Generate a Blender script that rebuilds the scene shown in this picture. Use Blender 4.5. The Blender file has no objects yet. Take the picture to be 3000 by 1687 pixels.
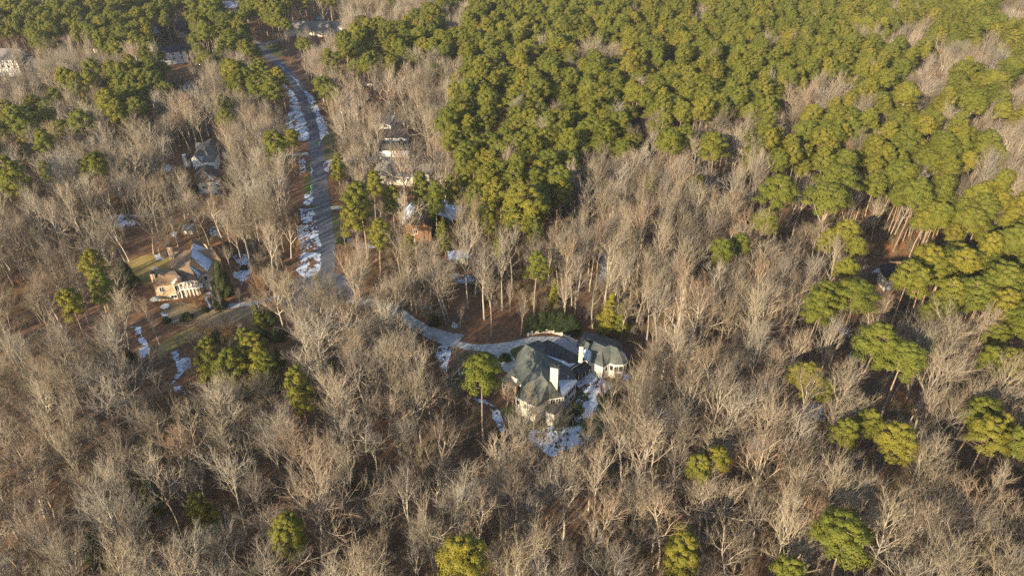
import bpy, math, random
import numpy as np
from mathutils import Vector, noise
from mathutils.geometry import tessellate_polygon
R_ = math.radians
# ------------------------------------------------------------------ camera, world, sun, exposure
sc = bpy.context.scene
CAMH, PITCH, FPX = 130.0, R_(33.7), 2100.0        # metres up, degrees below level, focal length in photo pixels (3000 wide)
cam_d = bpy.data.cameras.new('camera'); cam = bpy.data.objects.new('camera', cam_d)
sc.collection.objects.link(cam); sc.camera = cam
cam.location = (0, 0, CAMH); cam.rotation_euler = (math.pi/2 - PITCH, 0, 0)
cam_d.sensor_width = 36.0; cam_d.lens = 36.0*FPX/3000.0; cam_d.clip_start = 1.0; cam_d.clip_end = 6000.0
SUN_EL, SUN_AZ = R_(21), R_(38)                   # elevation; azimuth measured from straight behind the camera towards its left
w = bpy.data.worlds.new('World'); sc.world = w; w.use_nodes = True
nt = w.node_tree; bg = nt.nodes['Background']
sky = nt.nodes.new('ShaderNodeTexSky'); sky.sky_type = 'NISHITA'; sky.sun_disc = False
sky.sun_elevation = SUN_EL
sdir = Vector((-math.sin(SUN_AZ)*math.cos(SUN_EL), -math.cos(SUN_AZ)*math.cos(SUN_EL), math.sin(SUN_EL)))
sky.sun_rotation = math.atan2(sdir.x, sdir.y)
nt.links.new(sky.outputs[0], bg.inputs[0]); bg.inputs[1].default_value = 0.115
sd = bpy.data.lights.new('sun', 'SUN'); sd.energy = 5.0; sd.angle = R_(0.6); sd.color = (1.0, 0.79, 0.53)
so = bpy.data.objects.new('sun', sd); sc.collection.objects.link(so); so.rotation_euler = sdir.to_track_quat('Z', 'Y').to_euler()
so.location = (-100, -100, 200)
sc.view_settings.view_transform = 'Standard'; sc.view_settings.look = 'None'; sc.view_settings.gamma = 1.0
sc.view_settings.exposure = 1.2
sc.render.engine = 'CYCLES'
sc.cycles.max_bounces = 4; sc.cycles.diffuse_bounces = 2; sc.cycles.glossy_bounces = 1; sc.cycles.transmission_bounces = 1
sc.cycles.transparent_max_bounces = 4; sc.cycles.caustics_reflective = False; sc.cycles.caustics_refractive = False
sc.cycles.use_denoising = False
sc.cycles.denoiser = 'OPENIMAGEDENOISE'
sc.cycles.denoising_prefilter = 'ACCURATE'
sc.cycles.volume_bounces = 0
sc.cycles.volume_step_rate = 10

rnd = random.Random(7); NR = np.random.RandomState(11)
C = sc.collection
cp, sp = math.cos(PITCH), math.sin(PITCH)
def at(px, py, z=0.0):
    """the point at height z seen at photo pixel (px, py)"""
    u = (px-1500.0)/FPX; v = (py-843.5)/FPX
    fwd = cp - v*sp; dn = sp + v*cp
    t = (CAMH - z)/dn
    return Vector((u*t, fwd*t, z))
def proj(x, y, z):
    dz = z-CAMH; Z = y*cp - dz*sp; up = y*sp + dz*cp
    return 1500.0 + FPX*x/Z, 843.5 - FPX*up/Z, Z
# ------------------------------------------------------------------ materials
def nodes(name):
    m = bpy.data.materials.new(name); m.use_nodes = True
    t = m.node_tree; b = t.nodes['Principled BSDF']; b.inputs['Roughness'].default_value = 0.9
    b.inputs['Specular IOR Level'].default_value = 0.2
    return m, t, b
def ramp(t, fac, stops):
    r = t.nodes.new('ShaderNodeValToRGB'); e = r.color_ramp.elements
    while len(e) < len(stops): e.new(0.5)
    for i, (p, c) in enumerate(stops): e[i].position = p; e[i].color = (*c, 1)
    t.links.new(fac, r.inputs[0]); return r.outputs[0]
def noise_out(t, scale, detail=6, rough=0.6, coord='Object', dist=0.0):
    tc = t.nodes.new('ShaderNodeTexCoord'); n = t.nodes.new('ShaderNodeTexNoise')
    n.inputs['Scale'].default_value = scale; n.inputs['Detail'].default_value = detail; n.inputs['Roughness'].default_value = rough
    n.inputs['Distortion'].default_value = dist
    t.links.new(tc.outputs[coord], n.inputs['Vector']); return n.outputs['Fac']
def mix(t, a, b, fac, mode='MIX'):
    m = t.nodes.new('ShaderNodeMix'); m.data_type = 'RGBA'; m.blend_type = mode
    for s, v in ((m.inputs['Factor'], fac), (m.inputs['A'], a), (m.inputs['B'], b)):
        if hasattr(v, 'links'): t.links.new(v, s)
        elif isinstance(v, (int, float)): s.default_value = v
        else: s.default_value = (*v, 1)
    return m.outputs['Result']
def mottled(name, c1, c2, scale=1.0, c3=None, fine=None, rough=0.9, bump=0.0):
    m, t, b = nodes(name)
    n = noise_out(t, scale)
    st = [(0.32, c1), (0.68, c2)] if c3 is None else [(0.3, c1), (0.5, c2), (0.7, c3)]
    col = ramp(t, n, st)
    if fine:
        n2 = noise_out(t, fine, 3, 0.7)
        f = ramp(t, n2, [(0.3, (0.6,)*3), (0.7, (1.35,)*3)])
        col = mix(t, col, f, 1.0, 'MULTIPLY')
    t.links.new(col, b.inputs['Base Color']); b.inputs['Roughness'].default_value = rough
    if bump:
        bp = t.nodes.new('ShaderNodeBump'); bp.inputs['Strength'].default_value = bump; bp.inputs['Distance'].default_value = 0.3
        t.links.new(noise_out(t, scale*6), bp.inputs['Height']); t.links.new(bp.outputs[0], b.inputs['Normal'])
    return m
def obj_random(t):
    return t.nodes.new('ShaderNodeObjectInfo').outputs['Random']
def bark(name, stops, fine=2.0, transl=0.0):
    m, t, b = nodes(name)
    col = ramp(t, obj_random(t), stops)
    n = noise_out(t, fine, 3, 0.7)
    col = mix(t, col, ramp(t, n, [(0.3, (0.7,)*3), (0.7, (1.2,)*3)]), 1.0, 'MULTIPLY')
    t.links.new(col, b.inputs['Base Color']); return m
def foliage(name, stops, patch=0.35, tr=0.25):
    m, t, b = nodes(name)
    col = ramp(t, obj_random(t), stops)
    n = noise_out(t, patch, 3, 0.6)
    col = mix(t, col, ramp(t, n, [(0.3, (0.75, 0.8, 0.8)), (0.7, (1.25, 1.15, 1.0))]), 1.0, 'MULTIPLY')
    t.links.new(col, b.inputs['Base Color']); b.inputs['Roughness'].default_value = 0.7
    trn = t.nodes.new('ShaderNodeBsdfTranslucent'); t.links.new(col, trn.inputs[0])
    ms = t.nodes.new('ShaderNodeMixShader'); ms.inputs[0].default_value = tr
    t.links.new(b.outputs[0], ms.inputs[1]); t.links.new(trn.outputs[0], ms.inputs[2])
    t.links.new(ms.outputs[0], t.nodes['Material Output'].inputs[0]); return m
def plain(name, c, rough=0.8, var=0.15, scale=1.5, metal=0.0):
    m = mottled(name, [x*(1-var) for x in c], [min(1, x*(1+var)) for x in c], scale, rough=rough)
    m.node_tree.nodes['Principled BSDF'].inputs['Metallic'].default_value = metal
    return m
M = {}
# forest floor: red-brown leaf litter with darker soil and straw-coloured drifts
m, t, b = nodes('leaf_litter'); M['litter'] = m
n1 = noise_out(t, 0.02, 8, 0.65); n2 = noise_out(t, 0.35, 8, 0.75); n3 = noise_out(t, 3.0, 4, 0.8)
c = ramp(t, n1, [(0.35, (0.085, 0.060, 0.043)), (0.55, (0.15, 0.085, 0.048)), (0.7, (0.155, 0.115, 0.072))])
c = mix(t, c, ramp(t, n2, [(0.3, (0.45, 0.47, 0.5)), (0.5, (1.0, 0.95, 0.9)), (0.62, (1.5, 1.3, 1.1)), (0.75, (2.3, 2.1, 1.8))]), 1.0, 'MULTIPLY')
c = mix(t, c, ramp(t, n3, [(0.3, (0.55,)*3), (0.7, (1.5,)*3)]), 1.0, 'MULTIPLY')
t.links.new(c, b.inputs['Base Color'])
M['lawn'] = mottled('winter_lawn', (0.15, 0.14, 0.04), (0.26, 0.20, 0.06), 0.15, (0.32, 0.24, 0.10), fine=2.5)
M['dark_lawn'] = mottled('green_lawn', (0.045, 0.06, 0.025), (0.075, 0.085, 0.035), 0.2, (0.10, 0.095, 0.045), fine=2.5)
M['tan_lawn'] = mottled('dormant_lawn', (0.16, 0.13, 0.08), (0.24, 0.19, 0.11), 0.12, (0.20, 0.17, 0.12), fine=2.0)
M['straw'] = mottled('pine_straw', (0.20, 0.10, 0.045), (0.30, 0.15, 0.065), 0.3, (0.16, 0.07, 0.035), fine=2.0)
M['asphalt'] = mottled('asphalt', (0.075, 0.088, 0.112), (0.10, 0.112, 0.136), 0.25, fine=3.0)
M['concrete'] = mottled('concrete_drive', (0.27, 0.30, 0.315), (0.39, 0.415, 0.42), 0.15, fine=1.0)
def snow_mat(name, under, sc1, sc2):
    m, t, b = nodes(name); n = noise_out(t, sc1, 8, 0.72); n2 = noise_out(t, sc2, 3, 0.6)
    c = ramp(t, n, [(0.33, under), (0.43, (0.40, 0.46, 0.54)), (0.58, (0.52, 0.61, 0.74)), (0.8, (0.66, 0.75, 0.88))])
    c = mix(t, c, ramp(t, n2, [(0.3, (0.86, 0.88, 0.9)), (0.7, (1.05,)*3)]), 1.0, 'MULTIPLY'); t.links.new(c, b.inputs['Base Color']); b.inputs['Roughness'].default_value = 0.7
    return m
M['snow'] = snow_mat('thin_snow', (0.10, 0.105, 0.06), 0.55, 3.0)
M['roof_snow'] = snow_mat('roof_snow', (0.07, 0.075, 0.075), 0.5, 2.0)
M['bare_bark'] = bark('bare_hardwood_bark', [(0.0, (0.20, 0.175, 0.14)), (0.3, (0.36, 0.31, 0.23)), (0.55, (0.26, 0.235, 0.20)), (0.75, (0.48, 0.43, 0.33)), (1.0, (0.36, 0.33, 0.28))])
M['twigs'] = bark('bare_twigs', [(0.0, (0.14, 0.115, 0.085)), (0.15, (0.24, 0.20, 0.14)), (0.35, (0.33, 0.285, 0.20)), (0.5, (0.19, 0.165, 0.135)), (0.65, (0.34, 0.31, 0.245)), (0.8, (0.27, 0.19, 0.125)), (1.0, (0.42, 0.375, 0.285))])
M['brush'] = bark('brush_twigs', [(0.0, (0.17, 0.14, 0.10)), (0.5, (0.25, 0.21, 0.145)), (0.85, (0.16, 0.14, 0.07)), (1.0, (0.17, 0.10, 0.055))])
M['rust'] = bark('russet_twigs', [(0.0, (0.30, 0.17, 0.08)), (1.0, (0.36, 0.22, 0.12))])
M['pine_bark'] = bark('pine_bark', [(0.0, (0.25, 0.185, 0.135)), (1.0, (0.33, 0.25, 0.18))])
M['pine'] = foliage('pine_needles', [(0.0, (0.115, 0.135, 0.020)), (0.3, (0.13, 0.150, 0.024)), (0.6, (0.15, 0.162, 0.024)), (0.85, (0.172, 0.172, 0.026)), (1.0, (0.205, 0.190, 0.027))])
M['cedar'] = foliage('cedar_sprays', [(0.0, (0.035, 0.05, 0.02)), (0.5, (0.055, 0.075, 0.025)), (1.0, (0.08, 0.10, 0.03))])
M['hedge'] = foliage('hedge_leaves', [(0.0, (0.03, 0.05, 0.018)), (1.0, (0.05, 0.075, 0.025))])
M['green_roof'] = mottled('slate_green_shingles', (0.050, 0.062, 0.062), (0.080, 0.094, 0.090), 0.35, (0.115, 0.125, 0.11), fine=4.0)
M['slate_roof'] = mottled('dark_slate_shingles', (0.035, 0.04, 0.045), (0.06, 0.065, 0.07), 0.5, fine=4.0)
M['brown_roof'] = mottled('brown_shingles', (0.145, 0.102, 0.068), (0.20, 0.142, 0.092), 0.4, (0.115, 0.08, 0.055), fine=4.0)
M['dark_brown_roof'] = mottled('dark_brown_shingles', (0.085, 0.068, 0.055), (0.125, 0.10, 0.08), 0.4, fine=4.0)
M['grey_roof'] = mottled('grey_shingles', (0.13, 0.13, 0.12), (0.19, 0.18, 0.16), 0.4, fine=4.0)
M['stucco'] = mottled('cream_stucco', (0.48, 0.455, 0.39), (0.61, 0.58, 0.50), 0.35, fine=3.0)
M['white'] = plain('white_paint', (0.78, 0.77, 0.73), var=0.06)
M['beige'] = mottled('beige_siding', (0.50, 0.45, 0.35), (0.60, 0.54, 0.43), 0.4)
M['stone'] = mottled('tan_field_stone', (0.30, 0.20, 0.10), (0.48, 0.36, 0.22), 1.2, (0.38, 0.30, 0.20), fine=3.0)
def brick(name, c1, c2, mortar):
    m, t, b = nodes(name); tc = t.nodes.new('ShaderNodeTexCoord'); br = t.nodes.new('ShaderNodeTexBrick')
    mp = t.nodes.new('ShaderNodeMapping'); mp.inputs['Rotation'].default_value = (R_(90), 0, 0)
    br.inputs['Color1'].default_value = (*c1, 1); br.inputs['Color2'].default_value = (*c2, 1); br.inputs['Mortar'].default_value = (*mortar, 1)
    br.inputs['Scale'].default_value = 3.0; br.inputs['Mortar Size'].default_value = 0.015
    t.links.new(tc.outputs['Object'], mp.inputs[0]); t.links.new(mp.outputs[0], br.inputs['Vector'])
    col = mix(t, br.outputs['Color'], ramp(t, noise_out(t, 0.5), [(0.3, (0.8,)*3), (0.7, (1.2,)*3)]), 1.0, 'MULTIPLY')
    t.links.new(col, b.inputs['Base Color']); return m
M['tan_brick'] = brick('tan_brick', (0.56, 0.40, 0.24), (0.62, 0.45, 0.28), (0.50, 0.42, 0.32))
M['orange_brick'] = brick('orange_brick', (0.42, 0.17, 0.07), (0.34, 0.13, 0.06), (0.40, 0.28, 0.2))
M['brown_shingle'] = brick('brown_cedar_siding', (0.26, 0.14, 0.07), (0.20, 0.11, 0.06), (0.15, 0.09, 0.05))
M['wood'] = mottled('weathered_wood', (0.24, 0.14, 0.08), (0.32, 0.2, 0.12), 1.5)
M['black_metal'] = plain('black_metal', (0.02, 0.02, 0.022), 0.5)
M['bin_green'] = plain('green_plastic', (0.10, 0.42, 0.14), 0.5)
M['teal'] = plain('teal_canvas', (0.12, 0.36, 0.40), 0.8)
M['grey_canvas'] = plain('grey_canvas', (0.30, 0.34, 0.30), 0.8)
m, t, b = nodes('window_glass'); b.inputs['Base Color'].default_value = (0.02, 0.025, 0.03, 1); b.inputs['Roughness'].default_value = 0.12
b.inputs['Specular IOR Level'].default_value = 0.6; M['glass'] = m
m, t, b = nodes('porch_screen_and_shade'); b.inputs['Base Color'].default_value = (0.025, 0.03, 0.035, 1); M['screen_and_shade'] = m  # mansion porch mesh; also the painted shade inside the brick house porch
# ------------------------------------------------------------------ mesh helpers
def mesh_from(name, V, F, mats, mat_idx=None, smooth=False):
    me = bpy.data.meshes.new(name)
    V = np.asarray(V, dtype=np.float32).reshape(-1, 3)
    if isinstance(F, np.ndarray):
        k = F.shape[1]; n = len(F)
        me.vertices.add(len(V)); me.vertices.foreach_set('co', V.ravel())
        me.loops.add(n*k); me.loops.foreach_set('vertex_index', F.astype(np.int32).ravel())
        me.polygons.add(n); me.polygons.foreach_set('loop_start', np.arange(0, n*k, k, dtype=np.int32))
        try: me.polygons.foreach_set('loop_total', np.full(n, k, dtype=np.int32))
        except Exception: pass
    else:
        me.from_pydata([tuple(map(float, v)) for v in V], [], F)
    for m_ in mats: me.materials.append(m_)
    if mat_idx is not None: me.polygons.foreach_set('material_index', np.asarray(mat_idx, dtype=np.int32))
    me.update(); me.validate()
    if smooth: me.polygons.foreach_set('use_smooth', [True]*len(me.polygons))
    return me
def link(name, me, parent=None):
    o = bpy.data.objects.new(name, me); C.objects.link(o)
    if parent: o.parent = parent
    return o
def empty(name, loc, label, cat, group=None):
    o = bpy.data.objects.new(name, None); C.objects.link(o); o.location = loc; o.empty_display_size = 0.5
    o['label'] = label; o['category'] = cat
    if group: o['group'] = group
    return o
class MB:
    """collects boxes and prisms (world or local coordinates), built as one mesh"""
    def __init__(s, org=(0, 0, 0)): s.v = []; s.f = []; s.o = Vector(org)
    def add(s, vs, fs):
        k = len(s.v); s.v += [Vector(v)-s.o for v in vs]; s.f += [tuple(i+k for i in f) for f in fs]
    def box(s, a, b, z0, z1, th):
        """upright slab from a to b (2-D) with thickness th"""
        a = Vector(a[:2]); b = Vector(b[:2]); d = (b-a).normalized(); n = Vector((-d.y, d.x))*th/2
        q = [a+n, b+n, b-n, a-n]
        s.add([(p.x, p.y, z0) for p in q]+[(p.x, p.y, z1) for p in q], [(0,1,2,3)[::-1], (4,5,6,7), (0,1,5,4), (1,2,6,5), (2,3,7,6), (3,0,4,7)])
    def cyl(s, x, y, z0, z1, r0, r1=None, n=10):
        r1 = r0 if r1 is None else r1
        vs = [(x+r0*math.cos(2*math.pi*i/n), y+r0*math.sin(2*math.pi*i/n), z0) for i in range(n)]
        vs += [(x+r1*math.cos(2*math.pi*i/n), y+r1*math.sin(2*math.pi*i/n), z1) for i in range(n)]
        s.add(vs, [tuple(range(n))[::-1], tuple(range(n, 2*n))]+[(i, (i+1) % n, (i+1) % n+n, i+n) for i in range(n)])
    def slab(s, pts, th):
        """a polygon with a given top (3-D points), made th thick"""
        n = len(pts); tri = tessellate_polygon([[Vector((p.x, p.y, 0)) for p in pts]])
        dn = [Vector((p.x, p.y, p.z-th)) for p in pts]
        f = []
        for a, b_, c_ in tri:
            nrm = (pts[b_]-pts[a]).cross(pts[c_]-pts[a]).z
            if nrm < 0: a, c_ = c_, a
            f.append((a, b_, c_)); f.append((c_+n, b_+n, a+n))
        area = sum(pts[i].x*pts[(i+1) % n].y-pts[(i+1) % n].x*pts[i].y for i in range(n))
        for i in range(n):
            j = (i+1) % n
            f.append((i+n, j+n, j, i) if area > 0 else (i, j, j+n, i+n))
        s.add(list(pts)+dn, f)
    def build(s, name, mat, parent=None, bevel=0):
        me = mesh_from(name, s.v, s.f, [mat]) if False else None
        me = bpy.data.meshes.new(name); me.from_pydata([tuple(v) for v in s.v], [], s.f); me.materials.append(mat); me.update()
        return link(name, me, parent)
def tag(o, label=None, cat=None, group=None, kind=None):
    for k, v in (('label', label), ('category', cat), ('group', group), ('kind', kind)):
        if v: o[k] = v
    return o
# ------------------------------------------------------------------ ground sheets
def in_poly(x, y, P):
    c = False; j = len(P)-1
    for i in range(len(P)):
        xi, yi = P[i]; xj, yj = P[j]
        if (yi > y) != (yj > y) and x < (xj-xi)*(y-yi)/(yj-yi)+xi: c = not c
        j = i
    return c
def g2(P): return [tuple(at(px, py, 0).xy) for px, py in P]
def smooth_loop(P, it=2):
    for _ in range(it):
        Q = []
        for i in range(len(P)):
            a = P[i]; b_ = P[(i+1) % len(P)]
            Q += [(a[0]*.75+b_[0]*.25, a[1]*.75+b_[1]*.25), (a[0]*.25+b_[0]*.75, a[1]*.25+b_[1]*.75)]
        P = Q
    return P
def sheets(name, polys, z, mat, smooth=2, edge=0.0):
    V = []; F = []
    for P in polys:
        P = smooth_loop(P, smooth)
        if edge:
            P = [(x+edge*noise.noise(Vector((x*.5, y*.5, 1))), y+edge*noise.noise(Vector((x*.5, y*.5, 9)))) for x, y in P]
        tri = tessellate_polygon([[Vector((x, y, 0)) for x, y in P]]); k = len(V)
        V += [(x, y, z) for x, y in P]
        for a, b_, c_ in tri:
            A, B, D = P[a], P[b_], P[c_]
            s = (B[0]-A[0])*(D[1]-A[1])-(B[1]-A[1])*(D[0]-A[0])
            F.append((a+k, b_+k, c_+k) if s > 0 else (a+k, c_+k, b_+k))
    me = bpy.data.meshes.new(name); me.from_pydata(V, [], F); me.materials.append(mat); me.update()
    o = link(name, me); o['kind'] = 'structure'; return o
gr = MB(); gr.add([(-1490, -590, 0), (1490, -590, 0), (1490, 2390, 0), (-1490, 2390, 0)], [(0, 1, 2, 3)])
o = gr.build('ground', M['litter']); o['kind'] = 'structure'

ROAD = [(750, 133, 3.2), (770, 149, 3.2), (790, 168, 3.1), (821, 188, 3.1), (851, 221, 3.1), (884, 276, 3.4), (910, 331, 3.4), (920, 386, 3.4), (923, 420, 3.4),
        (931, 480, 3.4), (938, 561, 3.4), (947, 655, 3.4), (955, 749, 3.4), (948, 800, 3.4), (940, 835, 3.4)]
def ribbon(path, name, z, mat, extra=[]):
    pts = [(at(a, b_).xy, w_) for a, b_, w_ in path]
    den = []
    for i in range(len(pts)-1):                       # Catmull-Rom
        p0 = pts[max(i-1, 0)][0]; p1 = pts[i][0]; p2 = pts[i+1][0]; p3 = pts[min(i+2, len(pts)-1)][0]
        for k in range(8):
            u = k/8
            q = 0.5*((2*p1)+(p2-p0)*u+(2*p0-5*p1+4*p2-p3)*u*u+(3*p1-p0-3*p2+p3)*u**3)
            den.append((q, pts[i][1]*(1-u)+pts[i+1][1]*u))
    den.append(pts[-1])
    V = []; F = []
    for i, (q, w_) in enumerate(den):
        d = (den[min(i+1, len(den)-1)][0]-den[max(i-1, 0)][0]).normalized(); n = Vector((-d.y, d.x))*w_
        V += [(q.x+n.x, q.y+n.y, z), (q.x-n.x, q.y-n.y, z)]
    for i in range(len(den)-1): F.append((2*i, 2*i+1, 2*i+3, 2*i+2))
    me = bpy.data.meshes.new(name); me.from_pydata(V, [], F); me.materials.append(mat); me.update()
    o = link(name, me); o['kind'] = 'structure'
    return o, [d[0] for d in den]
_, road_c = ribbon(ROAD, 'road', 0.045, M['asphalt'])
cd = at(940, 835)
sheets('turning_circle', [[(cd.x+12*math.cos(a*math.pi/12), cd.y-4+12*math.sin(a*math.pi/12)) for a in range(24)]], 0.053, M['asphalt'], 0)
DRV = [(955, 860, 2.1), (1040, 880, 2.1), (1110, 893, 2.1), (1160, 912, 2.1), (1200, 940, 2.1), (1240, 963, 2.3), (1290, 985, 2.8), (1345, 1000, 3.6)]
_, drv_c = ribbon(DRV, 'driveway', 0.036, M['concrete'])
K1 = lambda pts: [(1200+x/2.8975, 850+y/2.8975) for x, y in pts]
COURT = K1([(330,415),(400,430),(520,458),(680,460),(850,440),(960,410),(1080,392),(1200,392),(1300,400),(1380,430),(1440,470),(1500,560),(1500,700),(1000,720),(800,700),(785,640),(750,565),(690,535),(600,515),(500,512),(420,490),(330,470)])
ISLAND = K1([(870,560),(848,515),(880,488),(960,466),(1100,462),(1250,470),(1250,600),(1000,650),(900,650),(905,600)])
sheets('parking_court', [g2(COURT)], 0.061, M['concrete'])
sheets('lawn', [g2(ISLAND)], 0.085, M['dark_lawn'])
LAWNS_D = [K1([(420,520),(500,518),(600,520),(690,540),(750,570),(785,640),(780,690),(650,720),(480,700),(430,600)]),
           [(942,434),(984,434),(1000,458),(961,467),(944,467)], [(951,514),(970,697),(1003,697),(996,631),(961,612)], [(908,457),(921,650),(900,650),(890,520),(880,500)],
           [(763,133),(829,124),(833,163),(815,170),(782,149)], [(1400,1200),(1460,1190),(1500,1260),(1560,1310),(1700,1320),(1790,1240),(1800,1150),(1700,1140),(1560,1180)],
           [(945,385),(985,385),(1010,425),(945,432)]]
LAWNS_Y = [[(307,819),(311,799),(344,770),(414,749),(497,745),(501,782),(470,799),(453,835),(414,836),(373,823)],
           [(483,989),(549,965),(582,955),(681,973),(702,998),(640,1006),(557,998),(524,1014),(487,1031),(470,1060),(455,1040)]]
LAWNS_T = [[(474,915),(488,890),(545,884),(600,900),(625,905),(700,908),(764,888),(785,895),(681,950),(599,965),(524,955),(487,931)]]
sheets('lawn', [g2(p) for p in LAWNS_D], 0.02, M['dark_lawn'], edge=1.0)
sheets('lawn', [g2(p) for p in LAWNS_Y], 0.022, M['lawn'], edge=1.0)
sheets('lawn', [g2(p) for p in LAWNS_T], 0.024, M['tan_lawn'], edge=1.0)
STRAW = [[(726,86),(826,98),(829,118),(759,126),(745,112)], [(165,300),(190,285),(290,320),(290,350),(200,345)], [(0,215),(40,220),(42,255),(0,262)],
         [(2585,735),(2595,700),(2640,690),(2655,715),(2645,745),(2600,770)], [(310,690),(420,655),(560,690),(540,725),(330,770)]]
sheets('pine_straw_ground', [g2(p) for p in STRAW[:4]], 0.013, M['straw'], edge=1.5)
STUBS = [[(800,462),(867,449),(907,446),(908,455),(867,457),(800,470)], [(944,470),(1060,462),(1120,455),(1120,464),(1060,473),(945,480)], [(962,604),(1060,600),(1060,610),(963,616)], [(976,703),(1030,697),(1035,706),(978,713)],
         [(1128,462),(1182,440),(1186,462),(1140,478)], [(617,851),(640,850),(642,878),(655,893),(764,878),(860,850),(868,858),(764,890),(660,906),(628,904),(622,890),(620,870)],
         [(735,116),(760,126),(790,124),(828,112),(828,116),(790,129),(758,133)], [(540,119),(620,119),(640,122),(540,122)]]
sheets('driveway', [g2(p) for p in STUBS], 0.03, M['concrete'], 1)
SNOW = [[(832,248),(846,287),(852,320),(836,350),(842,385),(865,415),(904,408),(902,380),(893,345),(880,312),(858,268)],
        [(805,178),(836,208),(870,235),(885,262),(915,282),(935,326),(955,359),(964,392),(940,412),(932,375),(922,335),(893,272),(850,218)],
        [(874,474),(888,462),(896,474),(895,512),(881,512)], [(911,488),(914,488),(916,520),(910,505)], [(895,570),(909,558),(921,561),(921,582),(907,601),(890,594)],
        [(876,612),(912,612),(928,645),(928,660),(888,655)], [(872,662),(933,662),(938,728),(880,740)], [(880,742),(941,742),(938,795),(895,820),(865,790)],
        [(681,749),(723,743),(737,782),(731,815),(702,832),(686,807),(698,778)], [(611,670),(636,662),(642,691),(615,693)],
        [(282,645),(311,631),(402,629),(398,662),(331,668),(286,658)], [(422,620),(456,624),(452,636),(424,632)], [(505,678),(520,680),(522,697),(508,697)],
        [(451,749),(472,743),(497,753),(476,763),(456,761)], [(449,786),(465,783),(480,795),(460,802)], [(385,956),(414,958),(439,1026),(431,1051),(410,1047),(408,1001)],
        [(493,1035),(518,1026),(526,1047),(559,1051),(555,1076),(509,1122),(497,1126),(518,1084),(514,1055)], [(509,1134),(540,1130),(545,1155),(520,1165)],
        [(605,857),(617,851),(617,866),(612,877),(623,898),(607,916),(616,896),(607,880)], [(471,920),(478,915),(497,935),(520,948),(510,952),(485,940)],
        [(1687,1171),(1718,1157),(1752,1150),(1756,1181),(1738,1216),(1712,1240),(1730,1281),(1683,1309),(1631,1340),(1611,1333),(1566,1309),(1549,1281),(1552,1257),(1590,1260),(1645,1248),(1672,1226),(1688,1205)],
        [(1279,1016),(1300,1009),(1329,1023),(1314,1054),(1304,1092),(1293,1071),(1276,1043)], [(1386,1168),(1421,1171),(1455,1195),(1473,1223),(1483,1268),(1469,1264),(1442,1226),(1435,1195),(1393,1178)],
        [(1338,1075),(1352,1080),(1355,1105),(1340,1100)], [(1464,1045),(1476,1052),(1483,1071),(1467,1081)], [(1828,1074),(1845,1092),(1838,1119),(1826,1112)], [(1700,1120),(1760,1110),(1800,1125),(1760,1150),(1710,1150)],
        [(2554,798),(2565,786),(2576,787),(2585,800),(2585,809),(2602,828),(2610,840),(2607,852),(2598,850),(2598,833),(2571,812),(2555,806)],
        [(2459,960),(2498,960),(2493,985),(2459,980)], [(2484,1038),(2527,1040),(2525,1065),(2484,1060)], [(2735,516),(2751,516),(2758,588),(2742,585)], [(2940,535),(3010,540),(3010,562),(2950,558)],
        [(1322,805),(1388,808),(1385,830),(1330,830)], [(1317,945),(1338,954),(1332,968),(1317,962)], [(1755,740),(1790,735),(1795,800),(1760,830)], [(1880,570),(1915,570),(1915,600),(1880,600)],
        [(0,205),(20,205),(15,228),(-15,228)], [(860,80),(1000,82),(970,108),(870,104)], [(476,484),(505,484),(497,505),(480,505)], [(473,322),(567,322),(560,334),(480,338)],
        [(945,478),(968,478),(962,505),(950,500)], [(650,440),(690,445),(685,470),(655,475)], [(1930,1200),(2010,1190),(2020,1260),(1950,1270)], [(2180,1290),(2240,1280),(2260,1320),(2200,1340)],
        [(570,545),(640,548),(640,566),(575,568)], [(280,585),(330,585),(330,600),(285,600)], [(1030,715),(1110,715),(1105,728),(1040,730)], [(2330,1190),(2400,1180),(2420,1230),(2360,1240)]]
def snow_cells():
    V = []; F = []; idx = {}
    for P in SNOW:
        G = g2(P); xs = [p[0] for p in G]; ys = [p[1] for p in G]
        far = min(ys); cs = 0.22 if far < 260 else 0.32 if far < 380 else 0.6
        x0 = math.floor(min(xs)/cs)-3; x1 = math.ceil(max(xs)/cs)+3; y0 = math.floor(min(ys)/cs)-3; y1 = math.ceil(max(ys)/cs)+3
        for i in range(x0, x1):
            for j in range(y0, y1):
                x = (i+.5)*cs; y = (j+.5)*cs
                wx = x+1.1*noise.noise(Vector((x*.25, y*.25, 3))); wy = y+1.1*noise.noise(Vector((x*.25, y*.25, 7)))
                if not in_poly(wx, wy, G): continue
                if noise.fractal(Vector((x*.30, y*.22, 5)), 0.6, 2.0, 5)+.55*noise.noise(Vector((x*1.7, y*1.0, 6))) < (-0.10 if 1 < len(P) and 860 < P[0][0] < 920 and P[0][1] > 450 else -0.24): continue
                q = []
                for a, b_ in ((0, 0), (1, 0), (1, 1), (0, 1)):
                    k = (i+a, j+b_, cs)
                    if k not in idx:
                        idx[k] = len(V); X = (i+a)*cs; Y = (j+b_)*cs
                        V.append((X+cs*.45*noise.noise(Vector((X*3.1, Y*3.1, 2))), Y+cs*.45*noise.noise(Vector((X*3.1, Y*3.1, 4))), 0.07+0.02*noise.noise(Vector((X, Y, 0)))))
                    q.append(idx[k])
                F.append(tuple(q))
    F = list(dict.fromkeys(F))
    me = bpy.data.meshes.new('snow'); me.from_pydata(V, [], F); me.materials.append(M['snow']); me.update()
    o = link('snow', me); tag(o, 'thin melting snow lying in patches on the lawns and verges', 'snow', kind='stuff')
snow_cells()
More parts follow.
